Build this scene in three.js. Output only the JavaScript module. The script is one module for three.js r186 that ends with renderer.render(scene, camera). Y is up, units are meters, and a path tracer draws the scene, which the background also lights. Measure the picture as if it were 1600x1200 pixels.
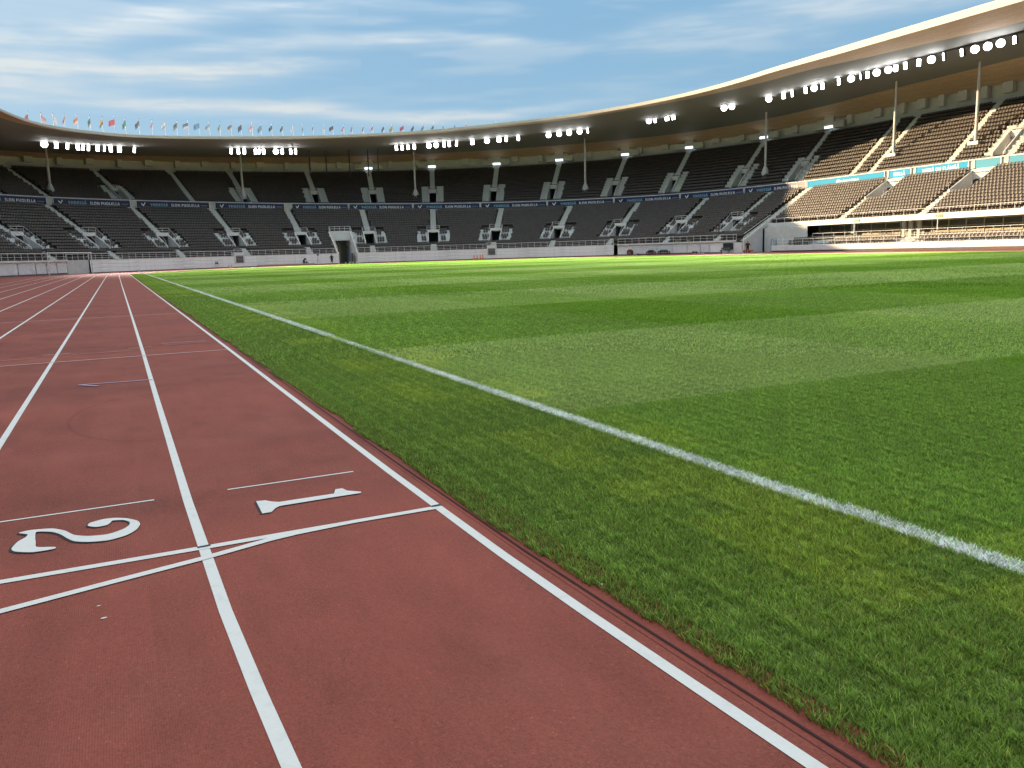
import * as THREE from 'three';
import { mergeGeometries } from 'three/addons/utils/BufferGeometryUtils.js';
import { MarchingCubes } from 'three/addons/objects/MarchingCubes.js';
import { RectAreaLightUniformsLib } from 'three/addons/lights/RectAreaLightUniformsLib.js';

/* ------------------------------------------------------------------ camera, sky, sun, exposure */
const scene = new THREE.Scene();
const camera = new THREE.PerspectiveCamera(49.99, 4 / 3, 0.1, 900);
camera.position.set(0, 1.3805, 0);
camera.rotation.order = 'YXZ';
camera.rotation.set(-0.1596, -0.4411, -0.0304);
scene.add(camera);

const renderer = new THREE.WebGLRenderer({ antialias: true });
renderer.toneMapping = THREE.LinearToneMapping;
renderer.toneMappingExposure = 1.8;
renderer.shadowMap.enabled = true;
renderer.shadowMap.type = THREE.PCFSoftShadowMap;
RectAreaLightUniformsLib.init();

const SUN_AZ = 41 * Math.PI / 180, SUN_EL = 11.8 * Math.PI / 180;
const sunDir = new THREE.Vector3(-Math.cos(SUN_AZ) * Math.cos(SUN_EL), Math.sin(SUN_EL), -Math.sin(SUN_AZ) * Math.cos(SUN_EL));
const sun = new THREE.DirectionalLight(new THREE.Color(1.0, 0.74, 0.44), 5.0);
sun.position.copy(sunDir).multiplyScalar(260).add(new THREE.Vector3(40, 0, -60));
sun.target.position.set(40, 0, -60);
sun.castShadow = true;
Object.assign(sun.shadow.camera, { left: -150, right: 150, top: 120, bottom: -120, near: 1, far: 600 });
sun.shadow.mapSize.set(4096, 4096);
scene.add(sun, sun.target);

/* random and noise helpers (seeded) */
function rng(seed) { let s = seed >>> 0; return () => { s = (s + 0x6D2B79F5) >>> 0; let t = s; t = Math.imul(t ^ (t >>> 15), t | 1); t ^= t + Math.imul(t ^ (t >>> 7), t | 61); return ((t ^ (t >>> 14)) >>> 0) / 4294967296; }; }
function hash2(x, y, p) { if (p) { x = ((x % p) + p) % p; y = ((y % p) + p) % p; } let h = Math.imul(x, 374761393) + Math.imul(y, 668265263); h = Math.imul(h ^ (h >>> 13), 1274126177); return ((h ^ (h >>> 16)) >>> 0) / 4294967296; }
function vnoise(x, y, p) { const xi = Math.floor(x), yi = Math.floor(y), fx = x - xi, fy = y - yi, u = fx * fx * (3 - 2 * fx), v = fy * fy * (3 - 2 * fy); const a = hash2(xi, yi, p), b = hash2(xi + 1, yi, p), c = hash2(xi, yi + 1, p), d = hash2(xi + 1, yi + 1, p); return a + (b - a) * u + (c - a) * v + (a - b - c + d) * u * v; }
function fbm(x, y, oct = 4, p = 0) { let s = 0, a = 0.5, t = 0; for (let i = 0; i < oct; i++) { s += a * vnoise(x, y, p); t += a; a *= 0.5; x = x * 2 + 17; y = y * 2 + 31; if (p) { x -= 17; y -= 31; p *= 2; } } return s / t; }
const clamp = (x, a, b) => Math.max(a, Math.min(b, x));
const sstep = (a, b, x) => { const t = clamp((x - a) / (b - a), 0, 1); return t * t * (3 - 2 * t); };
const lerp = (a, b, t) => a + (b - a) * t;
function table(pts) { return (x) => { if (x <= pts[0][0]) return pts[0][1]; for (let i = 1; i < pts.length; i++) if (x <= pts[i][0]) { const [a, p] = pts[i - 1], [b, q] = pts[i]; return p + (q - p) * (x - a) / (b - a); } return pts[pts.length - 1][1]; }; }
function smooth(pts, w) { const f = table(pts); return (x) => (f(x - w) + 2 * f(x - w / 2) + 2 * f(x) + 2 * f(x + w / 2) + f(x + w)) / 8; }

/* sky: clear low-sun blue with streaks of cirrus and brighter cloud added overhead */
{
  const W = 4096, H = 2048, data = new Float32Array(W * H * 4);
  const streaks = [
    [[[-9.3, 11.2], [-5.4, 11.36], [-2.2, 11.4], [1.9, 11.3], [6.7, 11.62], [13.4, 12.17]], 0.62, 0.95, [-14, 9, 14]],
    [[[-1.4, 9.62], [5.4, 9.61], [12.4, 9.39], [19, 9.02], [24.1, 9.1], [31, 9.5]], 0.42, 0.95, [-2, 20, 32]],
    [[[0, 12.0], [6, 12.9], [12.7, 13.65], [21.8, 13.7], [30.2, 13.18], [38.8, 12.26]], 0.38, 0.5, [2, 16, 39]],
    [[[-12, 12.1], [-7.7, 12.6], [0.4, 13.6], [5.8, 14.7], [10.8, 15.3]], 0.75, 0.6, [-14, 2, 14]],
    [[[-16, 9.4], [-9.5, 9.8], [-6.5, 9.9], [-1.1, 9.9], [3, 10.1]], 0.7, 0.65, [-20, -5, 3]],
    [[[33.5, 13.2], [44.2, 13.9], [53, 14.3], [66, 15]], 1.0, 0.35, [31, 46, 70]],
    [[[8.9, 15.26], [16.1, 15.8], [24.3, 15.4]], 0.4, 0.3, [8, 16, 26]],
  ];
  for (let y = 0; y < H; y++) {
    const el = ((y + 0.5) / H - 0.5) * 180;
    for (let x = 0; x < W; x++) {
      const k = (y * W + x) * 4; data[k + 3] = 1;
      if (el < -1) { data[k] = 0.30; data[k + 1] = 0.33; data[k + 2] = 0.35; continue; }
      const th = ((x + 0.5) / W - 0.5) * 2 * Math.PI, ce = Math.cos(el * Math.PI / 180), se = Math.sin(el * Math.PI / 180);
      const dx = Math.cos(th) * ce, dz = Math.sin(th) * ce;
      const az = Math.atan2(dx, -dz) * 180 / Math.PI;
      const cs = dx * sunDir.x + se * sunDir.y + dz * sunDir.z, ang = Math.acos(clamp(cs, -1, 1)) * 180 / Math.PI;
      const t1 = Math.exp(-Math.max(el, 0) / 6.5), t2 = sstep(6, 60, el);
      let r = lerp(lerp(0.098, 0.265, t1), 0.14, t2), g = lerp(lerp(0.222, 0.385, t1), 0.27, t2), b = lerp(lerp(0.352, 0.435, t1), 0.43, t2);
      const glow = 0.50 * Math.exp(-ang / 14) + 0.16 * Math.exp(-ang / 48);
      r += glow * 1.0; g += glow * 0.92; b += glow * 0.8;
      // cirrus drawn out one way; bright cover overhead added as fill light
      const px = dx / (se + 0.16), pz = dz / (se + 0.16);
      const ca = 0.94, sa = 0.34, lx = px * ca + pz * sa, lz = -px * sa + pz * ca;
      const warp = fbm(lx * 0.9 + 7, lz * 0.9 + 3, 3) - 0.5;
      let n = fbm(lx * 0.8 + warp * 1.5 + 40, lz * 3.4 + warp * 3 + 11, 5);
      const fine = fbm(az * 0.22 + 60 + warp * 2, el * 3.0 + az * 0.12 + 9, 4);
      const wisp = fbm(az * 0.36 + el * 0.9 + 30, el * 6.5 - az * 0.2, 4);
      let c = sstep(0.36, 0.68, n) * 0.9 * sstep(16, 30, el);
      c += sstep(0.5, 0.8, fbm(az * 0.12 + 90, el * 1.1 + 5 + warp, 4)) * 0.24 * (1 - sstep(16, 26, el));
      for (const [line, sg, st, [a0, am, a1]] of streaks) {
        if (az < a0 - 2 || az > a1 + 2) continue;
        let e = line[0][1]; for (let i = 1; i < line.length; i++) if (az >= line[i - 1][0]) { const f = clamp((az - line[i - 1][0]) / (line[i][0] - line[i - 1][0]), 0, 1); e = lerp(line[i - 1][1], line[i][1], f); }
        const env = sstep(a0 - 2, Math.min(a0 + 6, am), az) * (1 - sstep(am, a1 + 2, az) * 0.9);
        const wob = (fbm(az * 0.16 + sg * 50, 3.3, 3) - 0.5) * sg * 1.6;
        const d = (el - e - wob) / (sg * (0.45 + 0.55 * env) * (el > e + wob ? 0.8 : 1.15));
        c += st * Math.exp(-d * d) * env * (0.30 + 0.65 * fine + 0.45 * sstep(0.35, 0.7, wisp));
      }
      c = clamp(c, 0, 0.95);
      const cw = 1 + glow * 0.5, hi = sstep(10, 30, el), whiteR = (0.39 + 0.74 * hi) * cw, whiteG = (0.42 + 0.69 * hi) * cw, whiteB = (0.43 + 0.62 * hi) * cw;  // cloud whites raised overhead as added fill for the ground
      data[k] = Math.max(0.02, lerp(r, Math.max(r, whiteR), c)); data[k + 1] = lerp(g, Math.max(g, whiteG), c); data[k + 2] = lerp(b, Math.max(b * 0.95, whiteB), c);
    }
  }
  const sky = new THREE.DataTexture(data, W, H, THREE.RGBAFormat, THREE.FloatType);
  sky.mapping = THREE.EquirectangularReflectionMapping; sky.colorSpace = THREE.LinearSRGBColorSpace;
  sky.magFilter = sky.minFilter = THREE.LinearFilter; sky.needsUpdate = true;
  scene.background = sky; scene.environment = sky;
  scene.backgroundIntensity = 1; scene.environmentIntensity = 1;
}

/* ------------------------------------------------------------------ helpers */
const counts = {};
function numbered(name) { const n = counts[name] = (counts[name] ?? -1) + 1; return n ? name + '_' + String(n).padStart(3, '0') : name; }
function tag(o, label, category, group, kind) { if (label) o.userData.label = label; if (category) o.userData.category = category; if (group) o.userData.group = group; if (kind) o.userData.kind = kind; return o; }
function thing(name, label, category, group) { const o = new THREE.Group(); o.name = numbered(name); scene.add(o); return tag(o, label, category, group); }
function part(name, geo, mat, parent = scene, label) { const m = new THREE.Mesh(geo, mat); m.name = parent === scene ? numbered(name) : name; m.castShadow = m.receiveShadow = true; parent.add(m); if (label) m.userData.label = label; return m; }
function structure(name, geo, mat, label) { const m = part(name, geo, mat, scene); m.userData.kind = 'structure'; if (label) m.userData.label = label; return m; }
function box(w, h, d, x = 0, y = 0, z = 0, ry = 0, rx = 0, rz = 0) { const g = new THREE.BoxGeometry(w, h, d); if (rx) g.rotateX(rx); if (rz) g.rotateZ(rz); if (ry) g.rotateY(ry); g.translate(x, y, z); return g; }
function cyl(r0, r1, h, n = 12, x = 0, y = 0, z = 0) { const g = new THREE.CylinderGeometry(r1, r0, h, n); g.translate(x, y + h / 2, z); return g; }
function bar(a, b, r, n = 6) { const A = new THREE.Vector3(...a), B = new THREE.Vector3(...b), d = B.clone().sub(A), g = new THREE.CylinderGeometry(r, r, d.length(), n); g.applyQuaternion(new THREE.Quaternion().setFromUnitVectors(new THREE.Vector3(0, 1, 0), d.normalize())); g.translate((A.x + B.x) / 2, (A.y + B.y) / 2, (A.z + B.z) / 2); return g; }
const merge = (l) => mergeGeometries(l.map((g) => g.index ? g.toNonIndexed() : g).map((g) => { for (const k of Object.keys(g.attributes)) if (!['position', 'normal', 'uv'].includes(k)) g.deleteAttribute(k); return g; }));
const toByte = (v) => { v = clamp(v, 0, 1); return Math.round(255 * (v <= 0.0031308 ? v * 12.92 : 1.055 * v ** (1 / 2.4) - 0.055)); };
function colorTex(w, h, fn, rep) { const d = new Uint8Array(w * h * 4); for (let y = 0; y < h; y++) for (let x = 0; x < w; x++) { const c = fn(x / w, y / h, x, y), k = (y * w + x) * 4; d[k] = toByte(c[0]); d[k + 1] = toByte(c[1]); d[k + 2] = toByte(c[2]); d[k + 3] = 255; } const t = new THREE.DataTexture(d, w, h); t.colorSpace = THREE.SRGBColorSpace; t.wrapS = t.wrapT = THREE.RepeatWrapping; t.magFilter = THREE.LinearFilter; t.minFilter = THREE.LinearMipmapLinearFilter; t.generateMipmaps = true; if (rep) t.repeat.set(...rep); t.needsUpdate = true; return t; }
function greyTex(w, h, fn, rep) { const d = new Uint8Array(w * h * 4); for (let y = 0; y < h; y++) for (let x = 0; x < w; x++) { const c = Math.round(255 * clamp(fn(x / w, y / h, x, y), 0, 1)), k = (y * w + x) * 4; d[k] = d[k + 1] = d[k + 2] = c; d[k + 3] = 255; } const t = new THREE.DataTexture(d, w, h); t.wrapS = t.wrapT = THREE.RepeatWrapping; t.magFilter = THREE.LinearFilter; t.minFilter = THREE.LinearMipmapLinearFilter; t.generateMipmaps = true; if (rep) t.repeat.set(...rep); t.needsUpdate = true; return t; }
const std = (rgb, rough = 0.8, extra = {}) => { const m = new THREE.MeshStandardMaterial({ roughness: rough, side: THREE.DoubleSide, ...extra }); if (rgb) m.color.setRGB(...rgb); return m; };
const ORD1 = ['', 'first', 'second', 'third', 'fourth', 'fifth', 'sixth', 'seventh', 'eighth', 'ninth', 'tenth', 'eleventh', 'twelfth', 'thirteenth', 'fourteenth', 'fifteenth', 'sixteenth', 'seventeenth', 'eighteenth', 'nineteenth'];
const TENS = ['', '', 'twent', 'thirt', 'fort', 'fift', 'sixt', 'sevent', 'eight'];
const ordinal = (n) => n < 20 ? ORD1[n] : n % 10 ? TENS[n / 10 | 0] + 'y-' + ORD1[n % 10] : TENS[n / 10 | 0] + 'ieth';

/* plan of the stadium: two straights joined by half circles; u runs along it, r is the distance from the pitch axis */
const CX = 38, CZ = -105, K = 56, CB = 12, US = (CB - CZ) / K, PI = Math.PI;
function plan(u, r) {
  if (u < -US) { const a = u + US; return [CX - r * Math.cos(a), CB - r * Math.sin(a)]; }
  if (u < 0) return [CX - r, CZ - u * K];
  if (u <= PI) return [CX - r * Math.cos(u), CZ - r * Math.sin(u)];
  if (u <= PI + US) return [CX + r, CZ + (u - PI) * K];
  const a = u - US; return [CX - r * Math.cos(a), CB - r * Math.sin(a)];
}
const U0 = -US, U1 = PI + US, ULOOP = 2 * PI + US;
function turnAt(u) { const e = 1e-3, [x0, z0] = plan(u - e, 60), [x1, z1] = plan(u + e, 60); return Math.atan2(-(z1 - z0), x1 - x0); }
const perU = (u, r) => (u >= 0 && u <= PI) || u < U0 || u > U1 ? r : K;
function frame(o, u, r, h) { const [x, z] = plan(u, r); o.position.set(x, h, z); o.rotation.y = turnAt(u); return o; }
function placed(g, u, r, h) { const [x, z] = plan(u, r); g.rotateY(turnAt(u)); g.translate(x, h, z); return g; }
function stations(a, b, step, extra = []) { const s = new Set([a, b]); for (let u = a; u < b; u += step) s.add(u); for (const e of extra) if (e > a && e < b) s.add(e); const l = [...s].sort((p, q) => p - q); return l.filter((u, i) => !i || u - l[i - 1] > 1e-4); }
/* profile(u) -> [[r,h],...] swept along us; skip(u, segment) leaves cells out */
function sweep(us, profile, { skip, closed = false } = {}) {
  const pos = [], uv = [], idx = []; const prof = us.map(profile); const n = prof[0].length, m = closed ? n : n - 1;
  let run = 0; const runs = us.map((u, i) => { if (i) run += (u - us[i - 1]) * perU((u + us[i - 1]) / 2, 70); return run; });
  for (let s = 0; s < m; s++) {
    const base = pos.length / 3; let v = 0;
    us.forEach((u, i) => { const p = prof[i]; for (const [k, q] of [[0, p[s]], [1, p[(s + 1) % n]]]) { const [x, z] = plan(u, q[0]); pos.push(x, q[1], z); if (k) v = Math.hypot(p[(s + 1) % n][0] - p[s][0], p[(s + 1) % n][1] - p[s][1]); uv.push(runs[i], k ? v + s * 0.37 : s * 0.37); } });
    for (let i = 0; i + 1 < us.length; i++) { if (skip && skip((us[i] + us[i + 1]) / 2, s)) continue; const a = base + i * 2; idx.push(a, a + 1, a + 3, a, a + 3, a + 2); }
  }
  const g = new THREE.BufferGeometry(); g.setAttribute('position', new THREE.Float32BufferAttribute(pos, 3)); g.setAttribute('uv', new THREE.Float32BufferAttribute(uv, 2)); g.setIndex(idx); g.computeVertexNormals(); return g;
}
/* a slab in the (r, h) plane at station u, with a thickness along u */
function radialSlab(pts, u, off, thick) {
  const sh = new THREE.Shape(pts.map(([r, h]) => new THREE.Vector2(-(r - 60), h)));
  const g = new THREE.ExtrudeGeometry(sh, { depth: thick, bevelEnabled: false }); // local: x = inward, z = thickness
  g.rotateY(-PI / 2); // x -> z (inward), z -> -x
  g.translate(off + thick / 2, 0, 0);
  return placed(g, u, 60, 0);
}

/* heights along the stadium */
const hBand = smooth([[0.2, 12.3], [0.65, 12.65], [1.25, 12.8], [1.7, 12.5], [2.2, 11.95], [2.65, 11.75], [3, 12], [3.5, 12.2], [3.9, 12.25]], 0.1);
const hSeat = smooth([[-0.4, 22], [0.3, 19], [0.65, 18.5], [1, 19.35], [1.3, 20.2], [1.8, 20.85], [2.4, 21.4], [2.8, 22], [3.1, 22.3], [3.6, 22.2]], 0.1);
const edgePts = [[-0.35, 28.6], [0.2, 25.5], [0.45, 23.4], [0.553, 22.4], [0.636, 21.78], [0.74, 21.7], [0.945, 22.05], [1.15, 22.9], [1.36, 23.75], [1.78, 25.1], [2.22, 26.6], [2.67, 27.6], [3.14, 28.6], [3.6, 28.7]];
const hEdge = smooth([...edgePts, [6.0, 28.6]], 0.05);
const eThick = table([[0.6, 0.36], [1, 0.45], [1.8, 0.5], [2.7, 0.58], [3.14, 0.68], [3.4, 0.9], [3.7, 0.95]]);
const hSlot = smooth([[-0.35, 27.2], [0.3, 22.5], [0.65, 21.3], [0.84, 21.65], [1.02, 22.0], [1.33, 23.1], [1.52, 23.55], [1.83, 24.5], [2.12, 25.55], [2.4, 26.2], [2.63, 26.95], [2.88, 27.3], [3.2, 27.6], [3.7, 27.3]], 0.05);
const hBack = smooth([[-0.4, 24.2], [0.3, 21], [0.6, 20.1], [0.9, 20.6], [1.25, 21.7], [1.94, 22.8], [2.5, 23.0], [2.8, 23.4], [3.13, 24.4], [3.6, 24.3]], 0.1);

/* ------------------------------------------------------------------ materials */
const concreteTex = colorTex(512, 512, (x, y) => { const a = fbm(x * 8, y * 8, 4, 8), b = fbm(x * 64, y * 64, 2, 64), v = 0.82 + 0.22 * (a - 0.5) + 0.14 * (b - 0.5); return [v, v, v]; }, [0.18, 0.18]);
const concreteBump = greyTex(256, 256, (x, y) => fbm(x * 48, y * 48, 3, 48), [0.6, 0.6]);
const streakTex = colorTex(1024, 256, (x, y) => { const drip = fbm(x * 90, y * 1.6, 3), blot = fbm(x * 14, y * 5, 4), v = 0.98 - 0.14 * sstep(0.52, 0.85, drip) * (0.4 + 0.6 * (1 - y)) - 0.12 * sstep(0.5, 0.8, blot); return [v, v * 0.995, v * 0.975]; }, [0.05, 0.4]);
const M = {
  concrete: std([0.50, 0.50, 0.48], 0.9, { map: concreteTex, bumpMap: concreteBump, bumpScale: 0.004 }),
  tier: std([0.085, 0.071, 0.060], 0.9, { map: concreteTex, bumpMap: concreteBump, bumpScale: 0.004 }),
  paleConcrete: std([0.66, 0.66, 0.63], 0.88, { map: concreteTex, bumpMap: concreteBump, bumpScale: 0.004 }),
  darkConcrete: std([0.16, 0.16, 0.16], 0.9, { map: concreteTex }),
  whiteWall: std([0.90, 0.90, 0.885], 0.75, { map: streakTex }),
  whitePaint: std([0.80, 0.80, 0.79], 0.55, { map: concreteTex }),
  steel: std([0.42, 0.43, 0.43], 0.45, { metalness: 0.5 }),
  whiteSteel: std([0.72, 0.72, 0.71], 0.5),
  greyDoor: std([0.36, 0.41, 0.46], 0.6, { map: concreteTex }),
  dark: std([0.02, 0.021, 0.023], 0.8),
  glass: new THREE.MeshPhysicalMaterial({ color: 0xffffff, roughness: 0.04, transmission: 1, thickness: 0, ior: 1.5 }),
  linePaint: std([0.86, 0.84, 0.78], 0.7, { map: colorTex(512, 512, (x, y) => { const v = 0.97 - 0.06 * sstep(0.55, 0.8, fbm(x * 24, y * 24, 4, 24)) - 0.05 * vnoise(x * 200, y * 200, 200); return [v, v, v * 0.985]; }, [0.8, 0.8]) }),
  blackPaint: std([0.03, 0.035, 0.04], 0.8),
};

/* ------------------------------------------------------------------ ground, track, pitch */
structure('ground', new THREE.CircleGeometry(700, 96).rotateX(-PI / 2).translate(CX, -0.6, CZ / 2), std([0.16, 0.16, 0.15], 0.95, { map: concreteTex }));

const bow = table([[-110, 0.08], [-60, 0.02], [-22, 0], [-14, -0.008], [-9, -0.02], [-5, -0.025], [-3.3, -0.012], [-2.6, 0.008], [-2, 0.032], [-1.4, 0.06], [0, 0.08]]);
const trackTex = colorTex(2048, 2048, (x, y) => {
  const big = fbm(x * 5, y * 5, 5, 5), mid = fbm(x * 40 + 3, y * 14, 4), gr = vnoise(x * 900, y * 900, 900), sp = hash2(Math.floor(x * 1024), Math.floor(y * 1024), 1024), sc = fbm(x * 9 + 8, y * 9 + 2, 3, 9);
  let v = 0.90 + 0.50 * (big - 0.5) + 0.22 * (mid - 0.5) + 0.34 * (gr - 0.5) + 0.18 * (hash2(x * 2048 | 0, y * 2048 | 0, 2048) - 0.5);
  if (sp > 0.9965) v *= 1.7; else if (sp < 0.006) v *= 0.6;
  const dust = 0.10 * sstep(0.5, 0.8, sc);
  return [0.325 * v + dust * 0.16, 0.080 * v + dust * 0.095, 0.051 * v + dust * 0.07];
}, [1 / 5, 1 / 5]);
const trackBump = greyTex(1024, 1024, (x, y) => { const rid = 0.5 + 0.5 * Math.sin(2 * PI * (x * 64 + 0.35 * fbm(x * 16, y * 8, 2, 16))); return 0.55 * rid + 0.45 * fbm(x * 220, y * 160, 2); }, [2, 2]);
const trackMat = std(null, 0.93, { map: trackTex, bumpMap: trackBump, bumpScale: 0.0015 });
const kerbMat = std(null, 0.85, { map: trackTex, bumpMap: trackBump, bumpScale: 0.0008 }); kerbMat.color.setRGB(0.92, 0.78, 0.76);
const track = tag(thing('running_track'), 'brick red synthetic running track with white lane lines', null, null, 'structure');
function flatSweep(r0, r1, us, y, bowed) { const g = sweep(us, () => [[r0, y], [r1, y]]); const p = g.attributes.position, uv = g.attributes.uv; for (let i = 0; i < p.count; i++) { if (bowed && p.getZ(i) > CZ - 2 && p.getX(i) < CX) p.setX(i, p.getX(i) + bow(p.getZ(i)) * bowed); uv.setXY(i, p.getX(i), p.getZ(i)); } return g; }
const loopUs = [...stations(-US, ULOOP - US, 0.03)].concat([]);
const allUs = stations(-US - 1.2, ULOOP - US - 1.2, 0.03, [-US, 0, PI, PI + US]);
const bz = [-0.5, -1.4, -2, -2.6, -3.3, -4, -5, -7, -9, -12, -14, -18, -22, -40, -60].map((z) => (CZ - z) / K);
const visUs = stations(-US - 0.3, PI + US, 0.03, [0, PI, ...bz]);
part('track_surface', flatSweep(35.95, 57.4, allUs, 0), trackMat, track);
part('kerb_strip', flatSweep(36.30, 36.42, visUs, 0.0022, 0.9), kerbMat, track);
part('kerb_groove', flatSweep(36.388, 36.398, visUs, 0.0065, 1), std([0.045, 0.016, 0.014], 0.9), track);
part('kerb_edge', flatSweep(36.24, 36.299, visUs, 0.0042, 0.9), kerbMat, track);
for (let i = 0; i <= 8; i++) { const r = 36.5 + 1.22 * i; part('lane_line', flatSweep(r - 0.025, r + 0.025, visUs, 0.0026, i < 2 ? 1 : i === 2 ? 0.3 : 0), M.linePaint, track); }
function ribbon(pts, w, y) { const pos = [], uv = [], idx = []; pts.forEach((p, i) => { const a = pts[Math.max(0, i - 1)], b = pts[Math.min(pts.length - 1, i + 1)], dx = b[0] - a[0], dz = b[1] - a[1], l = Math.hypot(dx, dz), nx = -dz / l * w / 2, nz = dx / l * w / 2; pos.push(p[0] - nx, y, p[1] - nz, p[0] + nx, y, p[1] + nz); uv.push(p[0] - nx, p[1] - nz, p[0] + nx, p[1] + nz); if (i) { const k = i * 2; idx.push(k - 2, k - 1, k + 1, k - 2, k + 1, k); } }); const g = new THREE.BufferGeometry(); g.setAttribute('position', new THREE.Float32BufferAttribute(pos, 3)); g.setAttribute('uv', new THREE.Float32BufferAttribute(uv, 2)); g.setIndex(idx); g.computeVertexNormals(); return g; }
part('finish_line', ribbon([[1.46, -4.135], [0.27, -4.12], [-0.6, -4.12], [-8.3, -4.12]], 0.052, 0.0042), M.linePaint, track, 'straight white line across the lanes beside the lane numbers');
part('curved_start_line', ribbon([[1.44, -4.13], [1.0, -4.128], [0.7, -4.098], [0.56, -4.068], [0.25, -3.965], [-0.15, -3.86], [-0.55, -3.75], [-1.4, -3.42], [-2.4, -2.9], [-3.6, -2.1]], 0.05, 0.0056), M.linePaint, track, 'white start line that bends towards the camera');
for (const x of [1.478, 0.262]) part('joint_mark', ribbon([[x - 0.03, -4.16 + (x < 1 ? 0.03 : 0)], [x + 0.032, -4.165 + (x < 1 ? 0.03 : 0)]], 0.018, 0.0072), M.blackPaint, track);
for (const [a, b] of [[0.49, 1.27], [-0.72, 0.08], [-1.95, -1.15], [-3.17, -2.4]]) part('dash_line', ribbon([[a, -5.135], [b, -5.14]], 0.02, 0.003), M.linePaint, track);
const thinPaint = std([0.62, 0.50, 0.48], 0.8), bluePaint = std([0.40, 0.34, 0.44], 0.8), faintPaint = std([0.42, 0.20, 0.19], 0.85);
part('cross_line', ribbon([[1.46, -13.42], [-9, -13.42]], 0.045, 0.008), thinPaint, track);
part('cross_line', ribbon([[1.46, -23.95], [-9, -23.95]], 0.05, 0.008), thinPaint, track);
for (const [a, b, z] of [[0.08, 0.42, -14.75], [-1.13, -0.76, -14.6], [0.6, 1.3, -15.2]]) part('tick_mark', ribbon([[a, z], [b, z]], 0.03, 0.009), thinPaint, track);
for (const [a, b, z] of [[-0.72, 0.05, -14.35], [-2.1, -1.2, -14.2], [0.62, 1.35, -14.9]]) part('faint_line', ribbon([[a, z], [b, z]], 0.05, 0.0088), faintPaint, track);
part('blue_mark', ribbon([[-0.51, -10.66], [0.28, -10.58]], 0.04, 0.008), bluePaint, track, 'faded blue line between the second and third lane lines');
part('blue_mark', ribbon([[-0.5, -10.66], [-0.3, -10.42]], 0.05, 0.0086), bluePaint, track);
const scuffMat = std([0.10, 0.035, 0.035], 0.9, { transparent: true, opacity: 0.08 });
{ const arc = []; for (let a = 0.6; a < 4.3; a += 0.15) arc.push([0.25 + 0.75 * Math.cos(a + 0.9), -8.15 + 1.25 * Math.sin(a + 0.9)]); part('scuff_mark', ribbon(arc, 0.035, 0.0052), scuffMat, track); }
{ const f = (pts, y, mat, name, dx, dz, s) => { let cx = 0, cz = 0; pts.forEach((p) => { cx += p[0] / pts.length; cz += p[1] / pts.length; }); const sh = new THREE.Shape(); const q = pts.map(([x, z]) => new THREE.Vector2(cx + (x - cx) * s + dx, -(cz + (z - cz) * s + dz))); if (pts.length > 20) { const c = new THREE.CatmullRomCurve3(q.map((v) => new THREE.Vector3(v.x, v.y, 0)), true, 'catmullrom', 0.35).getPoints(150); sh.setFromPoints(c.map((v) => new THREE.Vector2(v.x, v.y))); } else sh.setFromPoints(q); const g = new THREE.ExtrudeGeometry(sh, { depth: 0.001, bevelEnabled: false }).rotateX(-PI / 2).translate(0, y, 0); part(name, g, mat, track, name === 'lane_number' ? (pts.length > 20 ? 'white numeral 2 lying on its side' : 'white numeral 1 lying on its side') : undefined); };
  const one = [[0.605, -4.775], [0.655, -4.765], [0.685, -4.72], [0.72, -4.69], [1.035, -4.69], [1.065, -4.775], [1.105, -4.775], [1.12, -4.71], [1.185, -4.645], [1.18, -4.62], [1.03, -4.62], [0.71, -4.61], [0.68, -4.58], [0.65, -4.52], [0.60, -4.52]];
  const two = [[-0.4, -4.505], [-0.4, -4.475], [-0.49, -4.475], [-0.57, -4.53], [-0.592, -4.59], [-0.575, -4.69], [-0.545, -4.75], [-0.54, -4.8], [-0.585, -4.85], [-0.53, -4.87], [-0.43, -4.84], [-0.365, -4.76], [-0.32, -4.66], [-0.25, -4.6], [-0.16, -4.58], [-0.09, -4.63], [-0.06, -4.69], [-0.06, -4.75], [-0.09, -4.8], [-0.14, -4.82], [-0.15, -4.79], [-0.17, -4.75], [-0.22, -4.745], [-0.26, -4.79], [-0.25, -4.84], [-0.19, -4.872], [-0.13, -4.865], [-0.07, -4.82], [-0.02, -4.745], [-0.008, -4.67], [-0.03, -4.58], [-0.08, -4.51], [-0.16, -4.475], [-0.25, -4.5], [-0.315, -4.55], [-0.35, -4.62], [-0.385, -4.71], [-0.43, -4.78], [-0.5, -4.82], [-0.5, -4.73], [-0.49, -4.63], [-0.48, -4.55]];
  for (const pts of [one, two]) { f(pts, 0.003, M.blackPaint, 'number_outline', -0.010, 0.003, 1.005); f(pts, 0.0062, M.linePaint, 'lane_number', 0, 0, 1); }  // black painted outline set off beneath each white numeral
}

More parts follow.
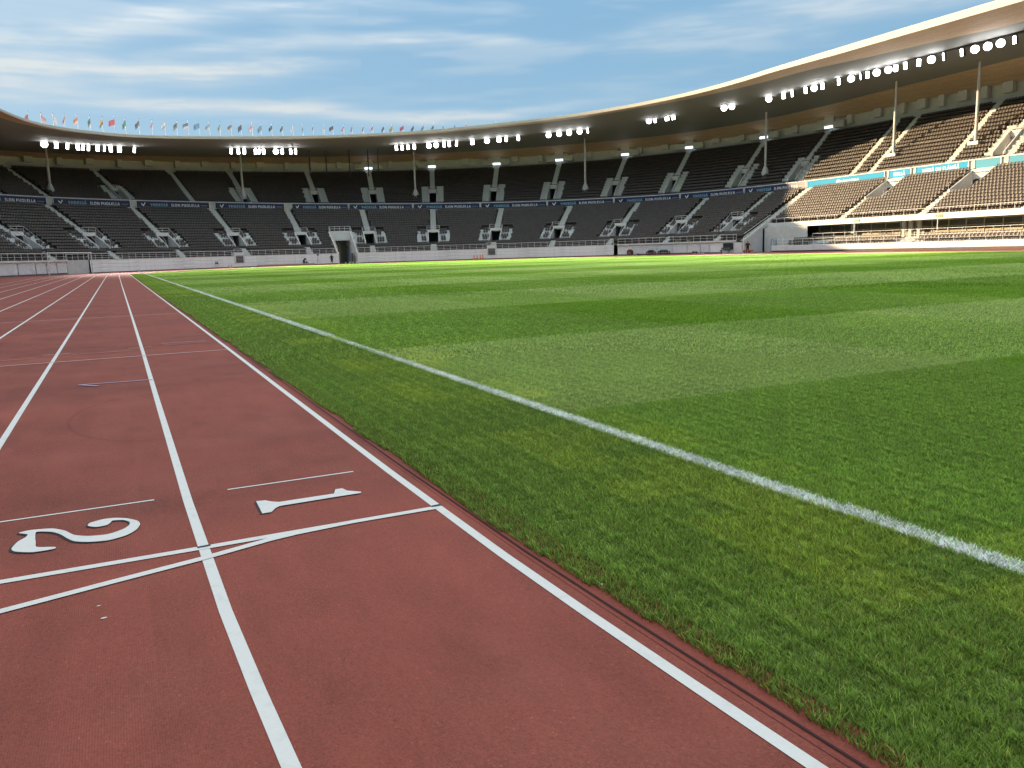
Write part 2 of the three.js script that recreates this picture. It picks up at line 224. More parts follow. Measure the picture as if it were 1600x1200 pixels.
/* pitch */
const GX = 1.68, LINE0 = 3.20, LINE1 = 3.315;
const stripeZ = [0, -5.8, -11.65, -19, -27, -35.5, -44, -53, -62, -71, -80, -89, -98, -107, -118];
const stripeX = [3.25, 8.8, 12.4, 18.2, 24, 30, 36, 42, 48, 54, 60, 66, 72];
function alt(list, v, s) { let p = 0, soft = 1; const sg = list[1] > list[0] ? 1 : -1; for (let i = 0; i < list.length; i++) { const d = (v - list[i]) * sg; p += sstep(-s, s, d); } const k = Math.floor(p), f = p - k; const a = k % 2, b = (k + 1) % 2; return lerp(a, b, f) * soft; }
function mowSheen(x, z) { // 0 dark .. 1 light; sheen of leaning blades painted into the colour
  if (x < LINE0) return 0.42;
  const wob = (vnoise(x * 0.35, z * 0.35) - 0.5) * 0.35;
  const band = 1 - alt(stripeZ, z + wob, 0.22);            // strip nearest the camera is dark
  const col = alt(stripeX, x + wob, 0.3);
  return clamp(0.5 + (band - 0.5) * 0.62 + (col - 0.5) * 0.34, 0, 1);
}
function grassTone(x, z) {
  const m = mowSheen(x, z), n = fbm(x * 0.5 + 20, z * 0.5 + 9, 3), n2 = 0.6 * fbm(x * 2.1 + 4, z * 1.1 + 2, 3) + 0.4 * fbm(x * 6.5 + 4, z * 5 + 2, 3);
  const yellow = x < LINE0 + 0.6 ? sstep(0.42, 0.62, n2) * sstep(2.1, 2.5, x) * (1 - sstep(3.1, 4.2, x)) * 0.7 + 0.08 : sstep(0.6, 0.8, n) * 0.15;
  const v = (0.92 + 0.20 * m) * (0.88 + 0.26 * n2) * (0.92 + 0.16 * n);
  const k = x < LINE0 ? 0.88 : 1.04; return [k * v * (0.25 + 0.105 * m + 0.13 * yellow), k * v * (0.425 + 0.03 * m + 0.09 * yellow), k * v * (0.034 + 0.10 * m)];
}
const pitch = tag(thing('grass_pitch'), 'mown green turf of the football pitch inside the track', null, null, 'structure');
{
  const sh = new THREE.Shape(); sh.moveTo(GX + 0.12, -CB); for (let a = 0; a <= 40; a++) { const t = PI * a / 40; sh.lineTo(CX - (CX - GX - 0.12) * Math.cos(t), -CZ + (CX - GX - 0.12) * Math.sin(t)); } sh.lineTo(2 * CX - GX, -CB);
  const g = new THREE.ShapeGeometry(sh).rotateX(-PI / 2).translate(0, 0.0075, 0);
  const p = g.attributes.position, uv = g.attributes.uv; for (let i = 0; i < p.count; i++) uv.setXY(i, (p.getX(i) + 2) / 80, (p.getZ(i) + 148) / 160);
  const t = colorTex(1024, 2048, (x, y) => { const c = grassTone(x * 80 - 2, y * 160 - 148), n = 0.42 + 0.2 * vnoise(x * 800, y * 1600); return [c[0] * n, c[1] * n, c[2] * n]; });  // turf map darkened, shade of the gaps between blades painted in
  part('turf', g, std(null, 0.95, { map: t }), pitch);
}
const bladeMat = new THREE.MeshPhysicalMaterial({ vertexColors: true, roughness: 0.55, side: THREE.DoubleSide, transmission: 0.4, thickness: 0, specularIntensity: 0.5 });
function turfPatch(seed, w, d, n, len, wid, lean, clump = 1.3) {
  const R = rng(seed), pos = new Float32Array(n * 15), col = new Float32Array(n * 15), idx = new Uint32Array(n * 9);
  for (let i = 0; i < n; i++) {
    const x = (R() - 0.5) * w, z = (R() - 0.5) * d, c = clamp((fbm((x + 9) * 30, (z + 9) * 30 + seed, 2) - 0.5) * clump + 0.5, 0, 1);
    const L = len * (0.45 + 0.75 * R()) * (0.58 + 0.84 * c), a = R() * 2 * PI, bx = lean * (0.6 + 0.8 * R()) + Math.cos(a) * 0.75 + (c - 0.5) * 0.5, bzv = Math.sin(a) * 0.8 + (fbm(x * 18 + 3, z * 18, 2) - 0.5) * 0.7;
    const f = R() * PI, wx = Math.cos(f) * wid * 0.5, wz = Math.sin(f) * wid * 0.5, h1 = L * 0.55, k1 = 0.38, hs = 1 / Math.sqrt(1 + bx * bx + bzv * bzv);
    const p = [[x - wx, 0, z - wz], [x + wx, 0, z + wz], [x + bx * L * k1 * hs - wx * 0.8, h1 * (0.7 + 0.3 * hs), z + bzv * L * k1 * hs - wz * 0.8], [x + bx * L * k1 * hs + wx * 0.8, h1 * (0.7 + 0.3 * hs), z + bzv * L * k1 * hs + wz * 0.8], [x + bx * L * hs, L * hs + 0.002, z + bzv * L * hs]];
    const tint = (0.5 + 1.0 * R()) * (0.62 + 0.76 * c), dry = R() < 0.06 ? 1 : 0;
    p.forEach((q, k) => { const o = (i * 5 + k) * 3; pos.set(q, o); const t = tint * (k < 2 ? 0.4 : k < 4 ? 1.0 : 1.4); col.set([t * (dry ? 1.7 : 1), t * (dry ? 1.2 : 1), t * (dry ? 1.4 : 1)], o); });  // roots dark and tips light, shade between blades put into vertex colour
    const b = i * 5; idx.set([b, b + 1, b + 3, b, b + 3, b + 2, b + 2, b + 3, b + 4], i * 9);
  }
  const g = new THREE.BufferGeometry(); g.setAttribute('position', new THREE.BufferAttribute(pos, 3)); g.setAttribute('color', new THREE.BufferAttribute(col, 3)); g.setIndex(new THREE.BufferAttribute(idx, 1)); g.computeVertexNormals(); return g;
}
function insidePitch(x, z) { return z > CZ ? x > GX && x < 2 * CX - GX && z < CB : Math.hypot(x - CX, z - CZ) < CX - GX; }
const camFwd = new THREE.Vector3(0, 0, -1).applyEuler(camera.rotation);
function nearView(x, z, margin = 1.5) { const d = x * camFwd.x + z * camFwd.z; const side = Math.abs(x * camFwd.z - z * camFwd.x); return d > -1 && side < d * 0.80 + margin; }
{
  const lod = [
    { w: 0.385, d: 0.4, n: 4800, len: 0.027, wid: 0.0032, max: 11 },
    { w: 0.77, d: 0.8, n: 5200, len: 0.034, wid: 0.0085, max: 26 },
    { w: 1.54, d: 1.6, n: 4200, len: 0.034, wid: 0.021, max: 400 },
  ];
  const Rn = rng(77), col = new THREE.Color(), m4 = new THREE.Matrix4(), q = new THREE.Quaternion(), up = new THREE.Vector3(0, 1, 0);
  const places = lod.map(() => [[], []]);
  function fill(x0, x1, z0, z1, level) {
    const L = lod[level];
    const cx = (x0 + x1) / 2, cz = (z0 + z1) / 2, dist = Math.hypot(cx, cz);
    if (level > 0 && nearView(cx, cz, 3) && dist < lod[level - 1].max) { const mx = (x0 + x1) / 2, mz = (z0 + z1) / 2; fill(x0, mx, z0, mz, level - 1); fill(mx, x1, z0, mz, level - 1); fill(x0, mx, mz, z1, level - 1); fill(mx, x1, mz, z1, level - 1); return; }
    if (!insidePitch(cx, cz)) return;
    places[level][Rn() < 0.5 ? 0 : 1].push([cx, cz, (x1 - x0) / L.w, (z1 - z0) / L.d]);
  }
  for (let z = 10; z > -143; z -= 1.6) { fill(GX - 0.02, LINE0, z - 1.6, z, 2); for (let x = LINE1; x < 75; x += 1.54) fill(x, x + 1.54, z - 1.6, z, 2); }
  const grass = new THREE.Group();
  lod.forEach((L, li) => { for (const v of [0, 1]) {
    const pl = places[li][v]; if (!pl.length) continue;
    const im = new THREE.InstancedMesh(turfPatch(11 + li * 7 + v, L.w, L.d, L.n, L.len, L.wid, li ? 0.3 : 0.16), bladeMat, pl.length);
    pl.forEach(([x, z, sx, sz], i) => { const mw = mowSheen(x, z), edge = x < LINE0 && z > CZ ? (bow(z) * 0.9 + (vnoise(z * 1.3, 4) - 0.5) * 0.07) * clamp(1 - (x - GX) / 1.5, 0, 1) : 0; const back = mw < 0.5; q.setFromAxisAngle(up, back ? PI : 0); m4.compose(new THREE.Vector3(x + edge, 0.004, z), q, new THREE.Vector3(sx * 1.1, x < LINE0 ? 1.12 + 0.25 * Rn() : 1.0 + 0.25 * Rn(), sz * 1.08)); im.setMatrixAt(i, m4); const c = grassTone(x, z); col.setRGB(c[0] * 1.05, c[1] * 1.05, c[2] * 1.05); im.setColorAt(i, col); });
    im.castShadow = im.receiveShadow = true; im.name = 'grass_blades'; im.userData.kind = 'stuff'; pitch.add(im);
  } });
  // painted blades of the touch line
  const lineMat = new THREE.MeshPhysicalMaterial({ vertexColors: true, roughness: 0.7, side: THREE.DoubleSide });
  const z0 = 0, n = Math.floor(140 / 0.4), im = new THREE.InstancedMesh(turfPatch(91, LINE1 - LINE0 + 0.01, 0.42, 2000, 0.036, 0.0042, 0.1, 0.5), lineMat, n);
  for (let i = 0; i < n; i++) { q.setFromAxisAngle(up, Rn() < 0.5 ? PI : 0); const z = z0 - 0.4 * i; m4.compose(new THREE.Vector3((LINE0 + LINE1) / 2 + (z > -3 ? 0.02 : 0), 0.006, z), q, new THREE.Vector3(z < -14 ? 1.25 : 1.05, z < -14 ? 1.2 : 0.85, 1)); im.setMatrixAt(i, m4); const s = 0.82 + 0.22 * Rn(); col.setRGB(0.80 * s, 0.86 * s, 0.78 * s); im.setColorAt(i, col); }
  im.name = 'touch_line'; im.userData.kind = 'stuff'; im.userData.label = 'white painted touch line running up the pitch'; pitch.add(im);
}
/* ------------------------------------------------------------------ grandstand: lower tier */
const NL = 19, RL0 = 56.9, RL1 = 72.4, dL = (RL1 - RL0) / NL, HL0 = 1.95;
const lowTop = (u) => hBand(u) - 1.4;
const hLow = (i, u) => HL0 + i * (lowTop(u) - HL0) / NL;                  // tread height of row i
const hLowAt = (r, u) => HL0 + (r - RL0) / dL * (lowTop(u) - HL0) / NL;   // slope line
const NU = 16, RU0 = 73.7, RU1 = 86, dU = (RU1 - RU0) / NU;
const upFront = (u) => hBand(u) - 0.95;
const hUp = (j, u) => upFront(u) + j * (hSeat(u) - 0.55 - upFront(u)) / NU;
const hUpAt = (r, u) => upFront(u) + (r - RU0) / dU * (hSeat(u) - 0.55 - upFront(u)) / NU;
const US_STR = 3.085;                                                    // from here on the right straight, open terrace below
const lowVoms = [0.43, 0.645, 0.86, 1.08, 1.296, 1.507, 1.724, 1.934, 2.141, 2.35, 2.557, 2.765, 2.957];
const upVoms = [0.77, 1.09, 1.41, 1.605, 1.766, 1.935, 2.11, 2.28, 2.458, 2.628, 2.822, 2.985, 3.62];
const strVoms = [3.372, 3.628, 3.885, 4.14];
const lowAisles = [...lowVoms.slice(1), 3.072, 3.352, 3.603, 3.86, 4.115];
const upAisles = [0.9, 1.265, ...upVoms, 3.165, 3.235, 3.488, 3.655, 3.9, 4.15];
const TUN0 = 1.600, TUN1 = 1.664;
const arcGap = (u, c, r) => Math.abs(u - c) * perU((u + c) / 2, r);
const VL = { r0: 60.2, r1: 63.2, w: 2.0 }, VU = { r0: 75.6, r1: 79.2, w: 1.5 }, VS = { r0: 67.4, r1: 71.9, w: 2.9 };
const isLowRow = (i, a, b) => { const r = RL0 + (i + 0.5) * dL; return r > a && r < b; };
const inTunnel = (u) => u > TUN0 && u < TUN1;
function lowCut(u, i) {
  if (u > US_STR && RL0 + (i + 0.5) * dL < 61.7) return true;
  if (inTunnel(u) && RL0 + (i + 0.5) * dL < 63.5) return true;
  for (const c of lowVoms) if (isLowRow(i, VL.r0, VL.r1) && arcGap(u, c, 62) < VL.w / 2) return true;
  for (const c of strVoms) if (isLowRow(i, VS.r0, VS.r1) && arcGap(u, c, 70) < VS.w / 2) return true;
  return false;
}
function upCut(u, j) { const r = RU0 + (j + 0.5) * dU; for (const c of upVoms) if (r > VU.r0 && r < VU.r1 && arcGap(u, c, 77) < VU.w / 2) return true; return false; }
const S0 = -US, S1 = PI + US;  // stand goes round three sides
const lowBreaks = [US_STR, TUN0, TUN1, ...lowVoms.flatMap((c) => [c - VL.w / 2 / 62, c + VL.w / 2 / 62]), ...strVoms.flatMap((c) => [c - VS.w / 2 / K, c + VS.w / 2 / K])];
const upBreaks = upVoms.flatMap((c) => { const k = perU(c, 77); return [c - VU.w / 2 / k, c + VU.w / 2 / k]; });
const lower = thing('lower_grandstand', 'lower seating tier curving round the far end of the track', 'grandstand');
const upper = thing('upper_grandstand', 'upper seating tier above the advertising band under the roof', 'grandstand');
const stepsL = sweep(stations(S0, S1, 0.03, lowBreaks), (u) => { const p = []; for (let i = 0; i < NL; i++) { const r = RL0 + i * dL; p.push([r, hLow(i, u)], [r + dL, hLow(i, u)]); } return p; }, { skip: (u, s) => lowCut(u, Math.min(NL - 1, s >> 1)) });
part('tier_steps', stepsL, M.tier, lower);
const stepsU = sweep(stations(S0, S1, 0.03, upBreaks), (u) => { const p = []; for (let j = 0; j <= NU; j++) { const r = RU0 + j * dU; p.push([r, hUp(j, u)], [j === NU ? 87.6 : r + dU, hUp(j, u)]); } return p; }, { skip: (u, s) => upCut(u, Math.min(NU - 1, s >> 1)) });
part('tier_steps', stepsU, M.tier, upper);
// aisle stairs (half steps)
function stair(u, n, i0, i1, height, r0, d, w, cut) {
  const l = [];
  const runs = [l]; for (let i = i0; i < i1; i++) { const l = runs[runs.length - 1]; if (cut(i)) { if (l.length) runs.push([]); continue; } const r = r0 + i * d, h = height(i, u), rise = height(i + 1, u) - h; l.push(placed(box(w, 0.09, d * 0.98, 0, 0.045, 0), u, r + d / 2, h), placed(box(w, rise / 2, d / 2, 0, rise / 4, 0), u, r + d * 0.75, h), placed(box(w, rise * 0.98, 0.05, 0, rise * 0.49, 0), u, r + d - 0.03, h)); }
  return runs.filter((q) => q.length).map(merge);
}
for (const u of lowAisles) {
  const isV = lowVoms.includes(u), st = strVoms.find((c) => Math.abs(c - u) < 0.04);
  const g = stair(u, NL, u > US_STR ? 6 : 0, NL, hLow, RL0, dL, u === 3.072 ? 1.7 : 1.15, (i) => (isV && isLowRow(i, VL.r0 - 0.5, VL.r1 + 0.2)) || (st && isLowRow(i, VS.r0 - 0.2, 80)));
  g.forEach((q) => part('aisle_stair', q, M.paleConcrete, lower));
}
for (const u of upAisles) { const isV = upVoms.includes(u), g = stair(u, NU, 0, NU, hUp, RU0, dU, 1.05, (j) => { const r = RU0 + (j + 0.5) * dU; return isV && r < VU.r1 + 0.4; }); g.forEach((q) => part('aisle_stair', q, M.paleConcrete, upper)); }

/* vomitories: white portals with a dark way in */
function vomitory(u, V, hAt, parent, opt = {}) {
  const p = new THREE.Group(); p.name = 'vomitory'; parent.add(p);
  const rm = (V.r0 + V.r1) / 2, fl = hAt(V.r0, u) - 0.05, w = V.w, up = opt.up ?? 0.45, t = 0.2, topH = hAt(V.r1, u), lint = opt.low ? fl + opt.low : Math.max(fl + (opt.clear ?? 2.0), topH - 0.5), cap = Math.max(lint + 0.55, topH + (opt.cap ?? 0.55));
  for (const s of [-1, 1]) part('flank_wall', radialSlab([[V.r0 - 0.1, fl - 0.1], [V.r0 - 0.1, hAt(V.r0, u) + up * 0.5], [V.r1, topH + up], [V.r1, fl - 0.1]], u, s * (w / 2 + t / 2), t), opt.mat ?? M.whitePaint, p);
  part('lintel', placed(box(w + 2 * t, cap - lint, 0.25, 0, (cap - lint) / 2, 0), u, V.r1 + 0.12, lint), opt.mat ?? M.whitePaint, p);
  const deep = opt.deep ?? 5;
  part('passage', merge([placed(box(w, 0.1, deep + V.r1 - V.r0, 0, -0.05, 0), u, (V.r0 + V.r1 + deep) / 2, fl), placed(box(w + 0.3, 0.1, deep, 0, 0.05, 0), u, V.r1 + deep / 2 + 0.26, lint), placed(box(0.1, lint - fl, deep, -w / 2 - 0.05, (lint - fl) / 2, 0), u, V.r1 + deep / 2 + 0.2, fl), placed(box(0.1, lint - fl, deep, w / 2 + 0.05, (lint - fl) / 2, 0), u, V.r1 + deep / 2 + 0.2, fl), placed(box(w + 0.2, lint - fl + 0.1, 0.1, 0, (lint - fl) / 2, 0), u, V.r1 + deep + 0.2, fl)]), M.darkConcrete, p);
  const rail = []; const hw = w / 2 + 0.3, y1 = cap + (opt.rail ?? 0.75);
  const at = (x, y, r) => { const [cx, cz] = plan(u, r), a = turnAt(u); return [cx + x * Math.cos(a), y, cz - x * Math.sin(a)]; };
  for (const y of [y1, (y1 + cap) / 2]) rail.push(bar(at(-hw, y, V.r1), at(hw, y, V.r1), 0.03));
  for (const x of [-hw, 0, hw]) rail.push(bar(at(x, cap - 0.2, V.r1), at(x, y1, V.r1), 0.03));
  for (const x of [-hw, hw]) { rail.push(bar(at(x, y1, V.r1), at(x, hAt(V.r0, u) + 1.0, V.r0), 0.03), bar(at(x, hAt(V.r0, u), V.r0), at(x, hAt(V.r0, u) + 1.0, V.r0), 0.03)); }
  part('guard_rail', merge(rail), M.whiteSteel, p);
  return p;
}
for (const u of lowVoms) vomitory(u, VL, hLowAt, lower, { cap: 0.75, up: 0.35 });
for (const u of upVoms) vomitory(u, VU, hUpAt, upper, { cap: 0.35, up: 0.4, clear: 1.9, rail: 0.5 });
for (const u of strVoms) vomitory(u, VS, hLowAt, lower, { cap: 0.1, up: 0.12, low: 1.55, rail: 0.1 });
// the white seatless floors beside the portals
for (const u of lowVoms) for (const s of [-1, 1]) { const l = []; for (let i = 0; i < NL; i++) if (isLowRow(i, VL.r0 - 0.3, VL.r1 + 1.4)) { const h = hLow(i, u), rise = hLow(i + 1, u) - h, k = perU(u, 62); l.push(placed(box(2.15, 0.05, dL, 0, 0.03, 0), u + s * (VL.w / 2 + 1.3) / k, RL0 + (i + 0.5) * dL, h), placed(box(2.15, rise, 0.04, 0, rise / 2, 0), u + s * (VL.w / 2 + 1.3) / k, RL0 + (i + 1) * dL - 0.02, h)); } part('landing', merge(l), M.whitePaint, lower); }
for (const u of upVoms) for (const s of [-1, 1]) { const l = []; for (let j = 0; j < NU; j++) { const r = RU0 + (j + 0.5) * dU; if (r > VU.r0 - 0.4 && r < VU.r1 + 1.5) { const h = hUp(j, u), rise = hUp(j + 1, u) - h, k = perU(u, 77); l.push(placed(box(1.45, 0.05, dU, 0, 0.03, 0), u + s * (VU.w / 2 + 0.92) / k, r, h), placed(box(1.45, rise, 0.04, 0, rise / 2, 0), u + s * (VU.w / 2 + 0.92) / k, RU0 + (j + 1) * dU - 0.02, h)); } } part('landing', merge(l), M.paleConcrete, upper); }

/* ------------------------------------------------------------------ front walls */
const W0 = 0.742, W1 = 2.588, W2 = 3.085, RW = 56;
function railing(u0, u1, r, base, h, step, name, parent, mat = M.whiteSteel, rails = 3) {
  const l = [], us = stations(u0, u1, step), q = (u, y) => { const [x, z] = plan(u, r); return [x, y, z]; };
  us.forEach((u, i) => { l.push(bar(q(u, base(u)), q(u, base(u) + h), 0.032)); if (i) for (let k = 1; k <= rails; k++) l.push(bar(q(us[i - 1], base(us[i - 1]) + h * k / rails), q(u, base(u) + h * k / rails), k === rails ? 0.035 : 0.02, 5)); });
  return part(name, merge(l), mat, parent);
}
const wall = thing('perimeter_wall', 'low white wall of stacked boards in front of the curved lower tier', 'wall');
for (const [a, b] of [[W0, TUN0], [TUN1, W1]]) {
  const us = stations(a, b, 0.025);
  part('foot_strip', sweep(us, () => [[RW + 0.06, -0.1], [RW + 0.06, 0.14], [RW + 0.5, 0.14]]), M.darkConcrete, wall);
  for (const [h0, h1, r] of [[0.12, 0.80, RW], [0.83, 1.36, RW + 0.05], [1.39, 2.02, RW + 0.1]]) part('wall_board', sweep(us, () => [[r + 0.55, h0], [r, h0], [r, h1 - 0.02], [r + 0.02, h1], [r + 0.55, h1]]), M.whiteWall, wall);
  part('coping', sweep(us, () => [[RW + 0.06, 1.98], [RW + 0.06, 2.07], [RL0 + 0.1, 2.07], [RL0 + 0.1, 1.98]]), M.whitePaint, wall);
  railing(a + 0.004, b - 0.004, RW + 0.45, () => 2.05, 0.92, 0.0232, 'railing', wall);
}
for (const u of [1.256, 2.141]) {
  const g = new THREE.Group(); g.name = 'wall_gate'; wall.add(g);
  part('gate_box', merge([placed(box(1.9, 0.62, 0.9, 0, 0.31, 0), u, RW + 0.5, 2.08), placed(box(0.25, 1.4, 0.2, -0.85, 0.7, 0), u, RW + 0.02, 0.7), placed(box(0.25, 1.4, 0.2, 0.85, 0.7, 0), u, RW + 0.02, 0.7)]), M.whitePaint, g);
  part('grille', merge([0, 1, 2, 3, 4].map((k) => placed(box(1.4, 0.07, 0.08, 0, 0, 0), u, RW - 0.03, 0.85 + k * 0.27))), M.steel, g);
  part('recess', placed(box(1.4, 1.3, 0.05, 0, 0.65, 0), u, RW - 0.005, 0.78), M.tier, g);
  part('gate_rail', merge([placed(box(1.9, 0.05, 0.05, 0, 0, 0), u, RW + 0.1, 3.3), placed(box(0.05, 0.65, 0.05, -0.92, 0, 0), u, RW + 0.1, 3.0), placed(box(0.05, 0.65, 0.05, 0.92, 0, 0), u, RW + 0.1, 3.0)]), M.whiteSteel, g);
}
/* tunnel under the stand */
const tunnel = thing('tunnel_portal', 'wide tunnel opening in the curved stand with sloping white side walls', 'tunnel');
{
  const um = (TUN0 + TUN1) / 2, w = (TUN1 - TUN0) * 60, RT = 63.6, ht = hLowAt(RT, um);
  for (const s of [-1, 1]) { const u = s < 0 ? TUN0 : TUN1; part('side_wall', radialSlab([[RW + 0.02, -0.1], [RW + 0.02, 2.1], [RW + 1, 2.45], [RT, ht + 0.5], [RT + 6, ht + 0.5], [RT + 6, -0.1]], u, s * 0.12, 0.24), M.whiteWall, tunnel); }
  const wb = (TUN1 - TUN0) * RT;
  part('lintel', placed(box(wb, ht + 0.6 - 4.6, 0.3, 0, (ht + 0.6 - 4.6) / 2, 0), um, RT, 4.6), M.whitePaint, tunnel);
  part('passage', merge([placed(box(wb + 1, 0.1, 8, 0, 0.05, 0), um, RT + 4.2, 4.65), placed(box(wb + 1, 5, 0.1, 0, 2.4, 0), um, RT + 7, 0)]), M.concrete, tunnel);
  part('yellow_panel', placed(box(1.0, 2.6, 0.08, 0, 1.3, 0), um - 1.35 / RT, RT + 0.35, 2.0), std([0.85, 0.68, 0.34], 0.6), tunnel, 'pale yellow panel inside the tunnel on the left');
  part('wood_wall', placed(box(1.1, 4.5, 0.1, 0, 2.25, 0), um - 0.2 / RT, RT + 1.8, 0), std([0.22, 0.16, 0.07], 0.7), tunnel);
  const d = new THREE.Group(); d.name = 'gate_leaf'; tunnel.add(d);
  part('gate_panel', placed(box(0.08, 2.0, 1.8, 0, 1.0, 0), um + 1.45 / 59, 59.3, 0), M.darkConcrete, d);
  const at = (x, y) => { const [cx, cz] = plan(um, RT), a = turnAt(um); return [cx + x * Math.cos(a), y, cz - x * Math.sin(a)]; };
  const l = []; for (let i = 0; i <= 4; i++) { const x = -wb / 2 + wb * i / 4; l.push(bar(at(x, ht + 0.5), at(x, ht + 1.5), 0.04)); } for (const y of [1.05, 1.5]) l.push(bar(at(-wb / 2, ht + y), at(wb / 2, ht + y), 0.04));
  for (const s of [-1, 1]) { const u = s < 0 ? TUN0 - 0.002 : TUN1 + 0.002, q = (r, y) => { const [x, z] = plan(u, r); return [x, y, z]; }; l.push(bar(q(RW + 0.5, 3), q(RT, ht + 1.45), 0.04), bar(q(RW + 0.5, 2.5), q(RT, ht + 1.0), 0.03)); for (let k = 0; k <= 5; k++) { const r = lerp(RW + 0.6, RT, k / 5), h = lerp(2.1, ht + 0.4, k / 5); l.push(bar(q(r, h), q(r, h + 1), 0.03)); } }
  part('guard_rail', merge(l), M.whiteSteel, tunnel);
}
/* walls with doors left and right of the boards */
function doorWall(name, label, u0, u1, leaves, signs) {
  const t = thing(name, label, 'wall'), us = stations(u0, u1, 0.025);
  part('back_wall', sweep(us, () => [[RW + 0.35, -0.1], [RW + 0.35, 1.87]]), M.whiteWall, t);
  part('foot_strip', sweep(us, () => [[RW + 0.28, -0.1], [RW + 0.28, 0.2], [RW + 0.36, 0.2]]), M.darkConcrete, t);
  part('canopy', sweep(us, () => [[RW + 0.4, 1.86], [RW + 0.02, 1.88], [RW + 0.02, 2.12], [RL0 + 0.2, 2.12]]), M.whitePaint, t);
  railing(u0 + 0.003, u1 - 0.003, RW + 0.2, () => 2.1, 0.98, 0.026, 'railing', t, M.whiteSteel, 2);
  for (const [a, b] of leaves) part('door_leaf', sweep(stations(a + 0.0012, b - 0.0012, 0.02), () => [[RW + 0.33, 0.22], [RW + 0.22, 0.22], [RW + 0.22, 1.7], [RW + 0.33, 1.7]]), M.whitePaint, t);
  for (const u of signs) { const s = new THREE.Mesh(box(0.75, 0.3, 0.06), exitMat); s.name = 'exit_sign'; frame(s, u, RW - 0.03, 2.25); s.castShadow = true; t.add(s); s.userData.label = 'small green and white exit sign'; }
  return t;
}
const cv = (w, h, draw) => { const c = document.createElement('canvas'); c.width = w; c.height = h; draw(c.getContext('2d'), w, h); const t = new THREE.CanvasTexture(c); t.colorSpace = THREE.SRGBColorSpace; return t; };
const exitMat = std(null, 0.5, { map: cv(128, 51, (x, w, h) => { x.fillStyle = '#b4baa6'; x.fillRect(0, 0, w, h); x.fillStyle = '#1d6b28'; x.fillRect(6, 12, 22, 28); x.fillRect(40, 6, 36, 39); x.fillRect(84, 6, 38, 39); x.fillStyle = '#b8c4b0'; x.fillRect(54, 12, 8, 26); x.fillRect(96, 22, 16, 8); }) });
doorWall('door_wall', 'white wall of closed doors below the rail at the left edge', -1.95, 0.664, [[-1.9, -1.2], [-1.19, -0.6], [-0.59, -0.1], [-0.09, 0.29], [0.30, 0.38], [0.39, 0.47], [0.48, 0.545], [0.548, 0.585], [0.588, 0.62], [0.625, 0.658]], []);
doorWall('door_wall', 'white wall of storage doors under a canopy at the right bend', 2.6, 3.06, [[2.655, 2.70], [2.703, 2.75], [2.753, 2.81], [2.815, 2.865], [2.868, 2.915], [2.918, 2.95]], [2.828, 2.872]);
{ // end pieces where the low wall steps up to the door walls
  const t = thing('stair_flank', 'pale sloping wall beside the doors at the left bend', 'wall');
  part('wall', sweep(stations(0.664, W0, 0.012), (u) => [[RW + 0.3, -0.1], [RW + 0.3, 2.05 + 0 * u], [RL0, 2.05]]), M.paleConcrete, t);
  railing(0.666, W0, RW + 0.3, (u) => 2.05, 0.9, 0.02, 'railing', t, M.whiteSteel, 2);
  const w2 = thing('screen_wall', 'white wall with a dark window beside the storage doors', 'wall');
  part('wall', sweep(stations(3.0, US_STR, 0.02), () => [[RW - 0.02, -0.1], [RW - 0.02, 1.75]]), M.whitePaint, w2);
  const win = part('window', placed(box(2.3, 1.15, 0.06, 0, 0, 0), 3.03, RW - 0.06, 1.12), M.dark, w2, 'dark window pane'); 
  part('window_frame', merge([placed(box(2.5, 0.06, 0.1, 0, 0.6, 0), 3.03, RW - 0.08, 1.12), placed(box(2.5, 0.06, 0.1, 0, -0.6, 0), 3.03, RW - 0.08, 1.12), placed(box(0.05, 1.2, 0.1, -1.22, 0, 0), 3.03, RW - 0.08, 1.12), placed(box(0.05, 1.2, 0.1, 1.22, 0, 0), 3.03, RW - 0.08, 1.12)]), M.whitePaint, win);
}
